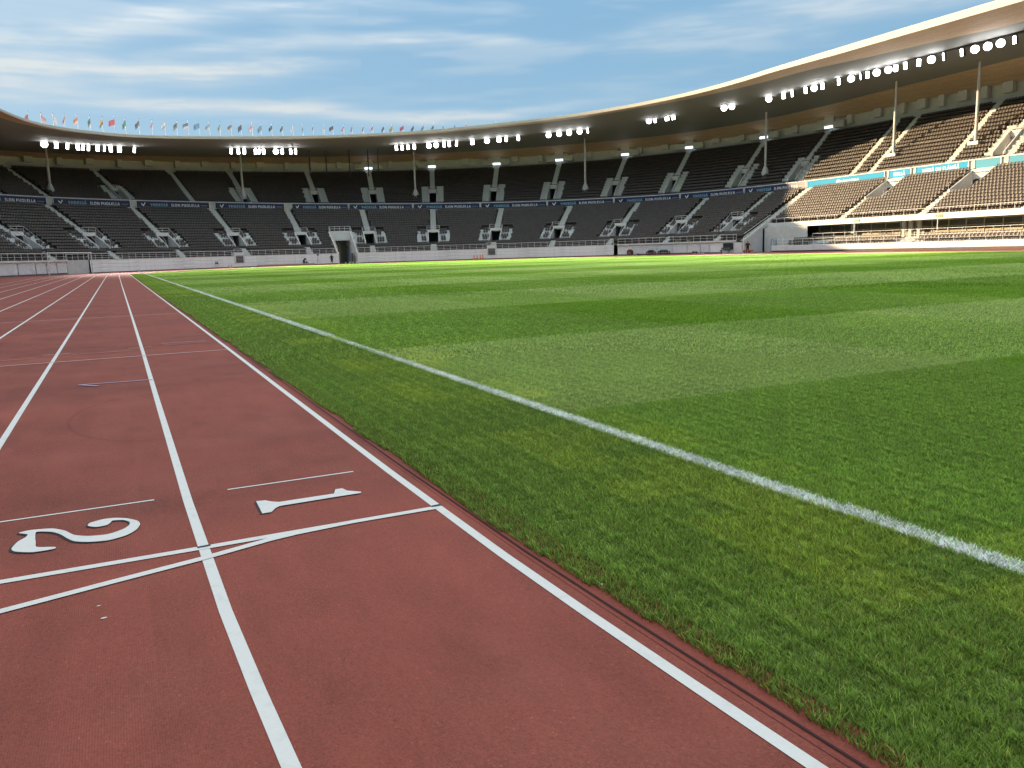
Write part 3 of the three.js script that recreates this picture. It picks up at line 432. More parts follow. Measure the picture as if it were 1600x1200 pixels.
/* right straight: open terrace under the tier */
const terrace = thing('open_terrace', 'open spectator terrace under the right stand behind a low white wall', 'terrace');
{
  const a = 3.204, b = S1, us = stations(a, b, 0.05);
  part('front_wall', sweep(us, () => [[RW + 0.5, 0.25], [RW + 0.12, 0.22], [RW, 0.26], [RW, 0.98], [RW + 0.04, 1.02], [RW + 0.5, 1.02]]), M.whitePaint, terrace);
  part('foot_strip', sweep(us, () => [[RW + 0.12, -0.1], [RW + 0.12, 0.24]]), M.darkConcrete, terrace);
  part('floor_steps', sweep(us, () => [[RW + 0.2, 0.55], [57.4, 0.55], [57.4, 0.95], [58.4, 0.95], [58.4, 1.35], [59.4, 1.35], [59.4, 1.72], [66, 1.72]]), M.concrete, terrace);
  railing(a, b, RW + 0.3, () => 1.0, 0.95, 2.1 / K, 'front_railing', terrace, M.whiteSteel, 2);
  railing(3.29, b, 59.8, () => 1.7, 1.0, 2.1 / K, 'rear_railing', terrace, M.whiteSteel, 2);
  part('fascia', sweep(stations(US_STR, b, 0.05), () => [[62.6, 3.95], [61.2, 3.95], [61.2, 4.72], [61.9, 4.72]]), M.whitePaint, terrace);
  part('ceiling', sweep(stations(US_STR, b, 0.05), () => [[61.25, 3.98], [66.4, 4.02]]), M.paleConcrete, terrace);
  railing(US_STR + 0.005, b, 61.4, () => 4.35, 1.1, 1.75 / K, 'fascia_railing', terrace, M.whiteSteel, 1);
  const bw = stations(3.16, b, 0.05);
  part('back_wall', sweep(bw, () => [[66.35, 1.7], [66.35, 2.5]]), std([0.45, 0.38, 0.24], 0.8), terrace);
  part('room_wall', sweep(bw, () => [[69, 1.7], [69, 4.1]]), std([0.25, 0.19, 0.11], 0.8), terrace);
  for (let u = 3.2, k = 0; u < b - 0.06; u += 2.6 / K, k++) {
    const um = u + 1.3 / K; const f = part('glazed_bay', merge([placed(box(0.09, 2.3, 0.12, -1.3, 1.15, 0), um, 66.3, 1.72), placed(box(2.6, 0.09, 0.12, 0, 2.2, 0), um, 66.3, 1.72), placed(box(2.6, 0.08, 0.12, 0, 1.35, 0), um, 66.3, 1.72)]), std([0.55, 0.48, 0.33], 0.6), terrace);
    part('pane', placed(box(2.5, 2.1, 0.02, 0, 1.1, 0), um, 66.36, 1.72), M.glass, f);
  }
  for (const u of [3.255, 3.42, 3.665, 3.9, 4.13]) part('terrace_post', placed(cyl(0.07, 0.07, 3.0, 10), u, 60.6, 1.0), M.whiteSteel, terrace);
  for (const u of [3.335, 3.50, 3.52, 3.545]) part('terrace_pier', placed(box(0.5, 2.4, 0.4, 0, 1.2, 0), u, 65.6, 1.7), M.paleConcrete, terrace);
  for (const u of [3.405, 3.648]) { const s = new THREE.Mesh(box(1.1, 0.42, 0.05), exitMat); s.name = 'exit_sign'; s.castShadow = true; frame(s, u + 0.012, 61.15, 4.34); terrace.add(s); s.userData.label = 'green exit sign on the white fascia'; }
  for (const u of [3.335 + 0.02, 3.62]) part('terrace_stair', merge([0, 1, 2, 3].map((k) => placed(box(2.2, 0.2, 0.6, 0, 0.1, 0), u, 57.2 + k * 0.7, 0.62 + k * 0.29))), M.paleConcrete, terrace);
  const end = thing('end_wall', 'grey end wall with a blue grey door below the fascia at the bend', 'wall');
  part('wall', sweep(stations(3.098, 3.262, 0.02), () => [[60.2, -0.1], [60.2, 4.0]]), M.paleConcrete, end);
  part('gable', radialSlab([[RW - 0.05, -0.1], [RW - 0.05, 2.1], [RW + 1, 2.55], [62.5, 5.7], [62.5, 4.6], [60.2, 3.9], [60.2, -0.1]], 3.0895, 0, 0.25), M.whitePaint, end);
  const d = part('door', placed(box(1.25, 2.15, 0.08, 0, 1.08, 0), 3.134, 60.12, 0), M.greyDoor, end); part('handle', placed(box(0.05, 0.25, 0.06, 0.45, 1.05, 0), 3.134, 60.03, 0), M.steel, d);
  part('post', placed(cyl(0.16, 0.16, 2.2, 12), 3.232, 57, 0), M.whitePaint, end);
  part('sloping_rail', merge([0, 1].map((k) => { const [x0, z0] = plan(3.085, RW + 0.3), [x1, z1] = plan(3.085, 62.3); return bar([x0, 2.6 + k * 0.45, z0], [x1, 5.7 + k * 0.45, z1], 0.045); })), M.whiteSteel, end);
}

/* ------------------------------------------------------------------ upper parapet, rear wall, facade, roof */
part('parapet', sweep(stations(S0, S1, 0.03), (u) => [[RL1, hBand(u) - 1.42], [RL1, hBand(u) - 1.36], [73.0, hBand(u) - 1.36], [73.0, hBand(u)], [73.2, hBand(u)], [73.2, upFront(u)], [73.75, upFront(u)]]), M.paleConcrete, upper);
part('cap_rail', sweep(stations(S0, S1, 0.03), (u) => [[72.84, hBand(u) - 0.1], [72.84, hBand(u) + 0.06], [73.24, hBand(u) + 0.06], [73.24, hBand(u) - 0.1]], { closed: true }), M.whitePaint, upper);
part('rear_wall', sweep(stations(S0, S1, 0.03), (u) => [[87.6, hUp(NU, u) - 0.2], [87.6, hBack(u) + 0.6]]), M.paleConcrete, upper);
for (let k = 0; k < 60; k++) { const u = 0.55 + k * 0.0745 * 0.9; if (u > 4.2) break; const w = k % 2 ? 1.0 : 1.6, [y0, y1] = [hBack(u) + 0.2, hUp(NU, u) + (k % 2 ? 1.0 : 1.25)]; part('roof_beam', placed(box(w, Math.max(0.5, y0 - y1), 0.8, 0, Math.max(0.5, y0 - y1) / 2, 0), u, 87.0, y1), M.paleConcrete, upper); }
const facade = thing('stadium_facade', 'outer wall of the stadium behind the seating tiers', 'wall');
part('outer_wall', sweep(stations(S0, S1, 0.05), (u) => [[91.5, -0.6], [91.5, hBack(u) + 0.6]]), std([0.5, 0.42, 0.33], 0.9, { map: concreteTex }), facade);
part('end_wall', merge([S0, S1].map((u) => { const p = [[56, 0], [57, 1.9], [73, 12], [87.6, 22], [91.5, 22.5], [91.5, 0]]; return radialSlab(p, u, 0, 0.4); })), M.paleConcrete, facade);
const backBowl = structure('rear_stand', sweep(stations(PI + US, ULOOP - US, 0.05), () => [[56, 0], [56, 2], [72, 10.5], [73, 12], [86, 21], [88, 24]]), M.darkConcrete);

const woodTex = colorTex(512, 512, (x, y) => { const b = Math.floor(y * 32), v = 0.98 + 0.3 * (hash2(b, Math.floor(x * 3 + hash2(b, 9) * 3), 64) - 0.5) + 0.22 * (fbm(x * 6, y * 90, 3) - 0.5), gap = Math.abs(y * 32 - b - 0.5) > 0.44 ? 0.6 : 1; return [0.76 * v * gap, 0.555 * v * gap, 0.40 * v * gap]; }, [0.25, 0.25]);
const woodBump = greyTex(256, 256, (x, y) => (Math.abs(y * 16 - Math.floor(y * 16) - 0.5) > 0.42 ? 0 : 0.9 + 0.1 * vnoise(x * 40, y * 160, 40)), [0.5, 0.5]);
const soffitMat = std(null, 0.72, { map: woodTex, bumpMap: woodBump, bumpScale: 0.006 });
const bodyMat = std([0.05, 0.05, 0.055], 0.5);
const roof = thing('stadium_roof', 'sweeping canopy roof with brown timber soffit and pale edge', 'roof');
const RE = 58, RS0 = 69.3, RS1 = 70.9, RB = 88;
const roofUs = stations(S0, ULOOP - US, 0.02);
const eBot = (u) => hEdge(u) - eThick(u), HS = (u) => hSlot(u) + 0.35;
part('soffit', sweep(roofUs, (u) => { const p = []; for (let k = 0; k <= 4; k++) { const t = k / 4; p.push([lerp(RE + 0.02, RS0, t), lerp(eBot(u), HS(u), t) + 0.25 * Math.sin(PI * t)]); } return p; }), soffitMat, roof, 'front timber soffit between the roof edge and the floodlights');
part('soffit', sweep(roofUs, (u) => { const p = []; for (let k = 0; k <= 4; k++) { const t = k / 4; p.push([lerp(RS1, RB, t), lerp(HS(u), hBack(u), t) + 0.35 * Math.sin(PI * t)]); } return p; }), soffitMat, roof, 'rear timber soffit behind the floodlights');
part('light_truss', sweep(roofUs, (u) => [[70.2, HS(u) + 0.1], [70.2, HS(u) - 0.42], [70.75, HS(u) - 0.42], [70.75, HS(u) + 0.1]]), bodyMat, roof);
part('light_trough', sweep(roofUs, (u) => [[RS0, HS(u)], [RS0, HS(u) + 0.7], [RS1, HS(u) + 0.7], [RS1, HS(u)]]), M.dark, roof);
part('fascia', sweep(roofUs, (u) => [[RE + 0.02, eBot(u)], [RE, eBot(u)], [RE, hEdge(u) - 0.03], [RE + 0.05, hEdge(u)], [RE + 0.6, hEdge(u)]]), std([0.58, 0.545, 0.46], 0.6), roof);
part('roof_sheet', sweep(roofUs, (u) => [[RE + 0.6, hEdge(u)], [RE + 6, hEdge(u) - 0.5], [91.6, hBack(u) + 0.5], [92, hBack(u) + 0.5], [92, hBack(u) - 0.4], [RB, hBack(u)]]), std([0.30, 0.31, 0.32], 0.7), roof);
/* lit white portals at the head of some upper aisles */
const glowMat = std([0.8, 0.85, 0.9], 0.6, { emissive: new THREE.Color(0.75, 0.88, 1.0), emissiveIntensity: 1.6 });
for (const u of [1.766, 1.935, 2.11, 2.28, 2.458, 2.628, 2.822, 2.985]) {
  const h = hUp(NU, u), p = new THREE.Group(); p.name = 'rear_portal'; upper.add(p);
  part('portal_block', merge([placed(box(2.2, 1.2, 0.9, -2.0, 0.6, 0), u, 86.6, h + 0.65), placed(box(2.2, 1.2, 0.9, 2.0, 0.6, 0), u, 86.6, h + 0.65), placed(box(2.0, 1.6, 0.3, 0, 0.8, 0), u, 86.3, h + 1.25)]), M.paleConcrete, p);
  part('lit_panel', placed(box(1.7, 0.42, 0.08, 0, 0.21, 0), u, 86.12, h + 0.72), glowMat, p, 'glowing white lamp panel');
  const L = new THREE.RectAreaLight(new THREE.Color(0.8, 0.9, 1), 1.6, 1.7, 0.42); frame(L, u, 86.02, h + 0.9); L.rotation.y = turnAt(u) + PI; scene.add(L);
}
const columnOrd = ['left', 'second', 'third', 'fourth', 'fifth', 'sixth', 'last'];
[0.927, 1.41, 1.886, 2.376, 2.888, 3.271, 3.526].forEach((u, i) => {
  const t = thing('roof_column', ['slender white column at the far left, standing beside a long stair', 'slender white column standing beside an upper stair portal, second from the left', 'slender white column right of the hanging pipes, third from the left', 'slender white column standing alone on a white cone among dark seats, fourth from the left', 'slender column where sunlight begins on the upper seats, fifth from the left', 'sunlit column with a square base throwing a shadow across the seats, sixth from the left', 'sunlit column near the right edge, last of the row'][i], 'column', 'roof columns standing in the upper tier');
  const r = 78, h = hUpAt(r, u), lowr = 77.3; const T = (78 - RS1) / (RB - RS1), top = lerp(HS(u), hBack(u), T) + 0.3; frame(t, u, r, h - 0.2);
  part('shaft', new THREE.LatheGeometry([[0.001, 0], [0.24, 0], [0.22, (top - h) * 0.5], [0.15, top - h + 0.2], [0.001, top - h + 0.2]].map(([a, b]) => new THREE.Vector2(a, b)), 14), M.whitePaint, t);
  if (i < 5) part('cone_base', new THREE.LatheGeometry([[0.74, -0.6], [0.74, 0.25], [0.52, 0.8], [0.32, 1.3], [0.24, 1.5]].map(([a, b]) => new THREE.Vector2(a, b)), 18), M.whitePaint, t);
  else part('base_plate', box(1.7, 0.5, 1.1, 0, 0.35, 0.1), M.whitePaint, t);
});
for (const [k, [u, l]] of [[1.585, 5.6], [1.632, 5.8], [1.698, 6.6], [1.752, 6.2], [1.781, 6.0]].entries()) {
  const t = thing('hanging_pipe', ordinal(k + 1) + ' from the left of the five thin dark pipes hanging from the roof', 'pipe', 'pipes hanging under the roof'); const r = 74, T = (r - RS1) / (RB - RS1), top = lerp(HS(u), hBack(u), T) + 0.25; frame(t, u, r, top - l);
  part('pipe', cyl(0.13, 0.13, l, 8), bodyMat, t); part('clamp', merge([box(0.3, 0.12, 0.3, 0, l * 0.6, 0), box(0.3, 0.12, 0.3, 0, l * 0.25, 0)]), M.dark, t); part('end_cap', cyl(0.11, 0.11, 0.2, 8), M.dark, t);
}

/* ------------------------------------------------------------------ advertising boards */
const navy = (lines) => cv(1024, 96, (x, w, h) => {
  x.fillStyle = '#131b45'; x.fillRect(0, 0, w, h); x.fillStyle = '#1b2a63'; x.fillRect(0, 0, w, h * 0.22);
  x.strokeStyle = '#f2f4f8'; x.lineWidth = 13; x.beginPath(); x.moveTo(72, 34); x.lineTo(98, 70); x.lineTo(126, 22); x.stroke();
  x.font = 'bold 58px sans-serif'; x.textBaseline = 'middle'; x.fillStyle = '#86b6d2'; x.fillText('YHDESSÄ', 195, 54, 270); x.fillStyle = '#eef0f5'; x.fillText('ILON PUOLELLA', 485, 54, 400);
  x.fillStyle = '#8fa0c4'; x.fillRect(905, 50, 90, 7);
});
const cyanTex = (draw) => cv(1024, 128, (x, w, h) => { x.fillStyle = '#1698c6'; x.fillRect(0, 0, w, h); x.fillStyle = '#ffffff'; x.textBaseline = 'middle'; draw(x, w, h); });
const navyMat = std(null, 0.35, { map: navy() });
const paleCyan = std([0.07, 0.32, 0.46], 0.7);
function board(u0, u1, label, mat, lab2) {
  const t = thing('advertising_board', label, 'advertising board', 'advertising boards along the upper tier front');
  const us = stations(u0 + 0.0008, u1 - 0.0008, 0.012), f = (a, b) => (u) => [[72.86, hBand(u) + a], [72.86, hBand(u) + b]];
  const g = sweep(us, f(-1.28, -0.12)); const uv = g.attributes.uv; us.forEach((u, i) => { const s = (u - us[0]) / (us[us.length - 1] - us[0]); uv.setXY(i * 2, s, 0); uv.setXY(i * 2 + 1, s, 1); });
  part('panel', g, mat, t);
  part('frame', sweep(us, (u) => [[72.97, hBand(u) - 1.33], [72.83, hBand(u) - 1.33], [72.83, hBand(u) - 1.27], [72.87, hBand(u) - 1.27]]), M.whitePaint, t);
  for (const s of [us[0], us[us.length - 1]]) part('end_post', placed(box(0.12, 1.38, 0.2, 0, -0.66, 0), s, 72.88, hBand(s)), M.whitePaint, t);
}
const navyB = [[0.47, 0.66], [0.668, 0.866], [0.881, 1.081], [1.095, 1.293], [1.307, 1.502], [1.522, 1.685], [1.687, 1.874], [1.876, 2.076], [2.078, 2.278], [2.28, 2.48], [2.482, 2.68], [2.682, 2.872], [2.874, 3.058]];
navyB.forEach(([a, b], i) => board(a, b, i === 0 ? 'navy advertising board cut off by the left edge of the photo' : 'navy advertising board with white and pale blue lettering, ' + ordinal(i) + ' whole one from the left', navyMat));
board(3.06, 3.323, 'long bright cyan advertising board with a round white logo', std(null, 0.45, { roughness: 0.7, map: cyanTex((x, w, h) => { x.lineWidth = 9; x.strokeStyle = '#fff'; x.beginPath(); x.arc(372, 72, 32, 0, 7); x.stroke(); x.beginPath(); x.moveTo(345, 72); x.lineTo(400, 72); x.moveTo(372, 45); x.lineTo(372, 100); x.stroke(); x.font = 'bold 58px sans-serif'; x.fillText('LÄHITAPIOLA', 418, 72, 250); }) }));
board(3.334, 3.409, 'short cyan advertising board reading SIELLÄ above a stair portal', std(null, 0.45, { roughness: 0.7, map: cyanTex((x, w, h) => { x.scale(2.1, 1); x.font = 'bold 78px sans-serif'; x.fillText('SIELLÄ', 105, 68); }) }));
board(3.421, 3.578, 'cyan advertising board reading MISSÄ ON ELÄMÄÄ', std(null, 0.45, { roughness: 0.7, map: cyanTex((x, w, h) => { x.font = 'bold 80px sans-serif'; x.fillText('MISSÄ ON ELÄMÄÄ', 130, 68); }) }));
board(3.593, 3.664, 'short pale blue blank board above a stair portal near the right edge', paleCyan);
board(3.68, 3.86, 'pale blue blank board cut off by the right edge of the photo', paleCyan);

/* ------------------------------------------------------------------ floodlights */
const lensMat = std([0.9, 0.9, 0.9], 0.4, { emissive: new THREE.Color(1, 0.985, 0.95), emissiveIntensity: 17 });
const FL = [[0.847, 2], [0.878], [0.907], [0.934], [0.948], [0.962], [0.986], [1.004], [1.021], [1.044, 1], [1.084], [1.351], [1.371], [1.388], [1.42], [1.43], [1.443], [1.478, 2], [1.496], [1.521], [1.535], [1.833], [1.85], [1.868], [1.887], [1.931, 2], [1.953, 2], [1.977], [1.993], [2.015], [2.063, 1], [2.108, 2], [2.145, 2], [2.167], [2.204], [2.297, 2], [2.329, 2], [2.36, 2], [2.392, 2], [2.417], [2.605, 2], [2.624], [2.66, 1], [2.679, 1], [2.834, 2], [2.858, 2], [2.97, 2], [3.015], [3.041], [3.082], [3.108, 2], [3.133], [3.192], [3.236, 2], [3.269], [3.293], [3.324, 2], [3.362, 2], [3.386], [3.415], [3.456], [3.493, 2], [3.527], [3.577], [3.612, 2], [3.645, 2], [3.677, 2], [3.71], [3.75], [3.8]];
const Rf = rng(5);
FL.forEach(([u, big = 0], i) => {
  const t = thing('floodlight', ordinal(i + 1) + ' floodlight from the left in the row under the roof' + (big === 2 ? ', glaring brightly' : ''), 'floodlight', 'floodlights under the roof');
  frame(t, u, 70.1, hSlot(u) - 0.05);
  const w = big === 2 ? 0.95 : big ? 0.7 : 0.48, hh = big === 2 ? 1.15 : 0.95;
  const pan = big ? (Rf() - 0.5) * 0.3 : (Rf() - 0.5) * 1.6, [fx, fz] = plan(u, 70.1), toCam = Math.atan2(-fx, -fz);
  let want = big === 2 ? toCam + (Rf() - 0.5) * 0.3 : turnAt(u) + pan; let dy = want - turnAt(u); dy = Math.atan2(Math.sin(dy), Math.cos(dy)); dy = clamp(dy, -1.15, 1.15);
  const head = new THREE.Group(); head.name = 'lamp_head'; head.rotation.order = 'YXZ'; head.rotation.set(0.14, dy, 0); head.position.set(0, -0.75, 0); t.add(head);
  const hs = big === 2 ? new THREE.CylinderGeometry(0.57, 0.36, 0.4, 24).rotateX(PI / 2).translate(0, 0, -0.235) : box(w + 0.1, hh + 0.1, 0.3, 0, 0, -0.19); part('housing', hs, bodyMat, head);
  part('lens', big === 2 ? new THREE.CylinderGeometry(0.5, 0.5, 0.05, 28).rotateX(PI / 2) : box(w, hh, 0.04, 0, 0, 0.0), lensMat, head, 'glowing white lamp glass');  // brightest lamps: lens made wide and round to stand for their glare
  part('bracket', merge([box(0.08, 0.6, 0.08, 0, 0, 0), box(w + 0.3, 0.08, 0.08, 0, -0.28, 0)]), bodyMat, t);
  const L = new THREE.SpotLight(new THREE.Color(1, 0.97, 0.92), big === 2 ? 4200 : 2100, 0, 0.28, 1, 2); const dir = new THREE.Vector3(0, -0.46, 0.89).applyAxisAngle(new THREE.Vector3(0, 1, 0), turnAt(u) + dy * 0.7);
  L.position.copy(t.position).add(new THREE.Vector3(0, -0.75, 0)).addScaledVector(dir, 0.5); L.target.position.copy(L.position).addScaledVector(dir, 10); L.castShadow = true; L.shadow.radius = 20; scene.add(L, L.target);
});

/* ------------------------------------------------------------------ flags on the roof */
const flagPx = [0.985, 1.012, 1.037, 1.061, 1.088, 1.115, 1.142, 1.168, 1.192, 1.222, 1.252, 1.281, 1.308, 1.334, 1.360, 1.384, 1.409, 1.436, 1.460, 1.486, 1.508, 1.534, 1.560, 1.586, 1.610, 1.636, 1.663, 1.686, 1.713, 1.734, 1.763, 1.787, 1.815, 1.837, 1.866, 1.892, 1.918, 1.944, 1.97, 2.0, 2.03, 2.107];
const flagCols = [['a8283c'], ['c98a90', 'd8c7c4'], ['dfe3e6'], ['c05060', 'e8e8e8'], ['d8705a', 'e9d9c0'], ['2f5a50'], ['d8b040', '444444'], ['c8203c', 'd02040'], ['2f7a48', '3f8a58'], ['30384a', '6a7080'], ['c86a70', 'e8e8ea'], ['e6e6e6', 'a0b0b8'], ['304a48', '7a8a88'], ['4a6080', 'e0e0e6'], ['4a90c0', '5a9ac8'], ['90a4b4', 'd8dde2'], ['80a090', 'b0b8b8'], ['606a48', 'd0d0c0'], ['28304a'], ['d8a0a0', 'e8e0e0'], ['6a90a8'], ['2a4a58'], ['3a5a5a'], ['e8e8ea'], ['a8b8c0', '607080'], ['a06070', 'e0e0e4'], ['e0e2e4'], ['4a2838', '703848'], ['d08080', 'e6e6e6'], ['405a78', 'd8dce0'], ['a03058', 'e0e0e6'], ['c05a80', 'e6e6ea'], ['385060'], ['c8a838', '608040'], ['c83860', 'b02848'], ['2a4858'], ['7a90a0'], ['405a70'], ['90a4ac'], ['607888'], ['8095a0'], ['7a8c96']];
const flagNames = ['dark red', 'pink and white', 'white', 'red and white', 'orange red', 'dark green', 'yellow and grey', 'bright red', 'green', 'dark blue grey', 'red and white', 'white and grey', 'green grey', 'blue and white', 'light blue', 'grey and white', 'grey green', 'olive and white', 'navy', 'pale pink', 'soft blue', 'dark teal', 'teal', 'white', 'grey', 'mauve and white', 'white', 'maroon', 'pink and white', 'blue and white', 'crimson and white', 'pink and white', 'slate', 'yellow and green', 'bright pink red', 'dark slate', 'grey blue', 'slate blue', 'pale grey', 'grey blue', 'grey', 'grey'];
const Rg = rng(31), flagMat = new THREE.MeshPhysicalMaterial({ vertexColors: true, roughness: 0.9, side: THREE.DoubleSide, transmission: 0.3, thickness: 0 });
flagPx.forEach((u, i) => {
  const t = thing('roof_flag', flagNames[i] + ' flag on a thin white pole above the roof, ' + ordinal(i + 1) + ' from the left', 'flag', 'flags on the roof');
  const base = hBack(u) + 0.3, tip = table([[0.985, 29.4], [1.06, 29.8], [1.25, 30.4], [1.42, 30.95], [1.65, 31.4], [2.1, 31.7]])(u), H = tip - base; frame(t, u, 90, base);
  part('pole', cyl(0.07, 0.05, H, 7), M.whiteSteel, t); part('finial', new THREE.SphereGeometry(0.11, 8, 6).translate(0, H, 0), M.steel, t);
  const sc = i > 20 ? 0.78 : 1, hang = i === 14 || i === 13 || i === 27 || i === 34 || i === 7 ? 0.9 : 0.3 + 0.45 * Rg(), dir = i < 6 ? (Rg() < 0.5 ? 1 : -1) : -1, fw = 1.35, fh = 1.05, g = new THREE.PlaneGeometry(1, 1, 10, 6), p = g.attributes.position, cols = new Float32Array(p.count * 3), c = flagCols[i].map((x) => new THREE.Color('#' + x).lerp(new THREE.Color('#97a2aa'), 0.4));
  for (let k = 0; k < p.count; k++) { const a = p.getX(k) + 0.5, b = 0.5 - p.getY(k), x = sc * dir * a * fw * hang, y = -b * fh * sc - a * fw * Math.sqrt(1 - Math.min(0.96, hang * hang)) * 0.85, z = 0.16 * Math.sin(a * 8 + b * 2 + i) * a + 0.1; p.setXYZ(k, x, H - 0.35 + y, z); const cc = c.length > 1 && b > 0.5 ? c[1] : c[0]; cols.set([cc.r, cc.g, cc.b], k * 3); }
  g.setAttribute('color', new THREE.BufferAttribute(cols, 3)); g.computeVertexNormals();
  part('cloth', g, flagMat, t);
});
/* ------------------------------------------------------------------ seats */
const seatMat = std([0.066, 0.050, 0.039], 0.36);
const seatGeo = (() => { // tip-up seat: curved back, raised pan, bracket; origin on the tread, facing +z
  const back = new THREE.BoxGeometry(0.425, 0.50, 0.035, 3, 2, 1), p = back.attributes.position;
  for (let i = 0; i < p.count; i++) { const x = p.getX(i), y = p.getY(i); p.setZ(i, p.getZ(i) + 0.9 * x * x - 0.05 * y + (Math.abs(y) > 0.24 ? -0.012 : 0)); }
  back.computeVertexNormals(); back.rotateX(-0.16); back.translate(0, 0.60, -0.22);
  const pan = box(0.41, 0.045, 0.34, 0, 0.42, 0.02, 0, -0.5); const br = box(0.07, 0.42, 0.1, 0, 0.21, -0.16);
  return merge([back, pan, br]);
})();
const seats = [];
function nearAny(u, list, r, half) { for (const c of list) if (arcGap(u, c, r) < half) return true; return false; }
const Rs = rng(404);
for (let i = 0; i < NL; i++) {
  const r = RL0 + (i + 0.42) * dL; let u = -1.95;
  while (u < 5.1) {
    const k = perU(u, r); u += 0.5 / k; const um = u;
    if (i < 1 && um < US_STR) continue;
    if (um > US_STR - 0.012 && r < 62.0) continue;
    if (um > TUN0 - 0.004 && um < TUN1 + 0.004 && r < 64.4) continue;
    if (nearAny(um, lowAisles, r, 0.85 + (arcGap(um, 3.072, r) < 1.3 ? 0.35 : 0))) { const c = lowVoms.find((q) => arcGap(um, q, r) < 0.9); if (!(c && r < VL.r0 - 0.5 && arcGap(um, c, r) > 0.62)) continue; }
    if (r > VL.r0 - 0.6 && r < VL.r1 + 1.5) { const c = lowVoms.find((q) => arcGap(um, q, r) < 3.35); if (c) { const s = arcGap(um, c, r), inCl = s > 1.45 && s < 2.65 && ((r > VL.r0 && r < VL.r0 + 1.25) || (r > VL.r1 - 0.4 && r < VL.r1 + 0.7)); if (!inCl) continue; } }
    if (r > VS.r0 - 0.5 && nearAny(um, strVoms, r, VS.w / 2 + 0.4)) continue;
    seats.push([um, r, hLow(i, um), 0]);
  }
}
for (let j = 0; j < NU; j++) {
  const r = RU0 + (j + 0.42) * dU; let u = -1.95;
  while (u < 5.1) {
    const k = perU(u, r); u += 0.5 / k;
    if (nearAny(u, upAisles, r, 0.8)) continue;
    if (r > VU.r0 - 0.7 && r < VU.r1 + 1.6 && nearAny(u, upVoms, r, 2.5)) continue;
    seats.push([u, r, hUp(j, u), 1]);
  }
}
for (let k = 0; k < 2; k++) for (let u = 3.24; u < 5.1; u += 0.52 / K) { if (Math.abs(u - 3.345) < 0.035 || Math.abs(u - 3.62) < 0.035) continue; seats.push([u, 57.75 + k * 1.0, 0.95 + 0.4 * k, 2]); }
{
  const v = new THREE.Vector3(), half = Math.tan(49.99 * PI / 360); camera.updateMatrixWorld();
  const inv = camera.matrixWorld.clone().invert();
  const scored = seats.map((s, i) => { const [x, z] = plan(s[0], s[1]); v.set(x, s[2] + 0.5, z).applyMatrix4(inv); const d = -v.z, ok = d > 1 && Math.abs(v.y / d) < half && Math.abs(v.x / d) < half * 1.333; return [ok && s[3] < 1 && s[0] > 3.1 ? d : 1e9, i]; }).sort((a, b) => a[0] - b[0]);
  const single = new Set(scored.slice(0, 300).map((a) => a[1]));
  const rest = seats.filter((s, i) => !single.has(i));
  const im = new THREE.InstancedMesh(seatGeo, seatMat, rest.length), o = new THREE.Object3D(), c = new THREE.Color();
  rest.forEach((s, i) => { frame(o, s[0], s[1], s[2]); o.rotation.x = 0; o.updateMatrix(); im.setMatrixAt(i, o.matrix); const t = 0.86 + 0.28 * Rs(), w = (Rs() - 0.5) * 0.06; c.setRGB(t * (1 + w), t, t * (1 - w)); im.setColorAt(i, c); });
  im.name = 'stadium_seats'; im.castShadow = im.receiveShadow = true; scene.add(tag(im, 'thousands of dark brown grey seats filling both tiers of the stand', 'seats', null, 'stuff'));
  const proto = new THREE.Mesh(seatGeo, seatMat); proto.castShadow = proto.receiveShadow = true;
  let first = true; const nth = {}; const ids = [...single].sort((a, b) => seats[b][0] - seats[a][0]);
  for (const i of ids) { const s = seats[i], m = first ? proto : proto.clone(); first = false; m.name = numbered('stadium_chair'); frame(m, s[0], s[1], s[2]); const row = Math.floor((s[1] - RL0) / dL + 0.01) - 5, key = s[3] + '_' + row; nth[key] = (nth[key] ?? 0) + 1; scene.add(tag(m, 'sunlit brown tip-up seat in ' + ordinal(Math.max(1, row)) + ' row above the white fascia, ' + ordinal(nth[key]) + ' from right edge', 'seat', 'single seats of the right stand nearest the camera')); }
}

/* ------------------------------------------------------------------ small things by the track */
const red = std([0.62, 0.10, 0.05], 0.6), rubber = std([0.03, 0.03, 0.03], 0.85), tan = std([0.52, 0.42, 0.31], 0.9, { map: concreteTex }), orange = std([0.70, 0.16, 0.05], 0.6);
{ // goal parked in front of the door wall
  const t = thing('football_goal', 'white football goal frame parked before the wall at the left', 'goal'); const [x0, z0] = plan(0.545, 54.2), [x1, z1] = plan(0.712, 54.2); t.position.set(x0, 0, z0); const dx = x1 - x0, dz = z1 - z0, L = Math.hypot(dx, dz), H = 3.1; t.rotation.y = Math.atan2(-dz, dx);
  part('goal_post', cyl(0.07, 0.07, H, 12), M.whitePaint, t); part('goal_post', cyl(0.07, 0.07, H, 12, L, 0, 0), M.whitePaint, t); part('crossbar', bar([-0.07, H, 0], [L + 0.07, H, 0], 0.07, 12), M.whitePaint, t);
  part('back_stay', merge([bar([0, H, 0], [0.1, 2.4, -0.8], 0.03), bar([L, H, 0], [L - 0.1, 2.4, -0.8], 0.03)]), M.whiteSteel, t);
}
{ const t = thing('landing_platform', 'long low beige platform beside the far bend of the track', 'platform'); const [x0, z0] = plan(1.279, 50.6), [x1, z1] = plan(1.474, 50.6); t.position.set((x0 + x1) / 2, 0, (z0 + z1) / 2); const L = Math.hypot(x1 - x0, z1 - z0); t.rotation.y = Math.atan2(-(z1 - z0), x1 - x0); part('deck', box(L, 0.09, 2.8, 0, 0.29, 0), tan, t); part('side_board', box(L - 0.1, 0.25, 2.65, 0, 0.13, 0), tan, t); }
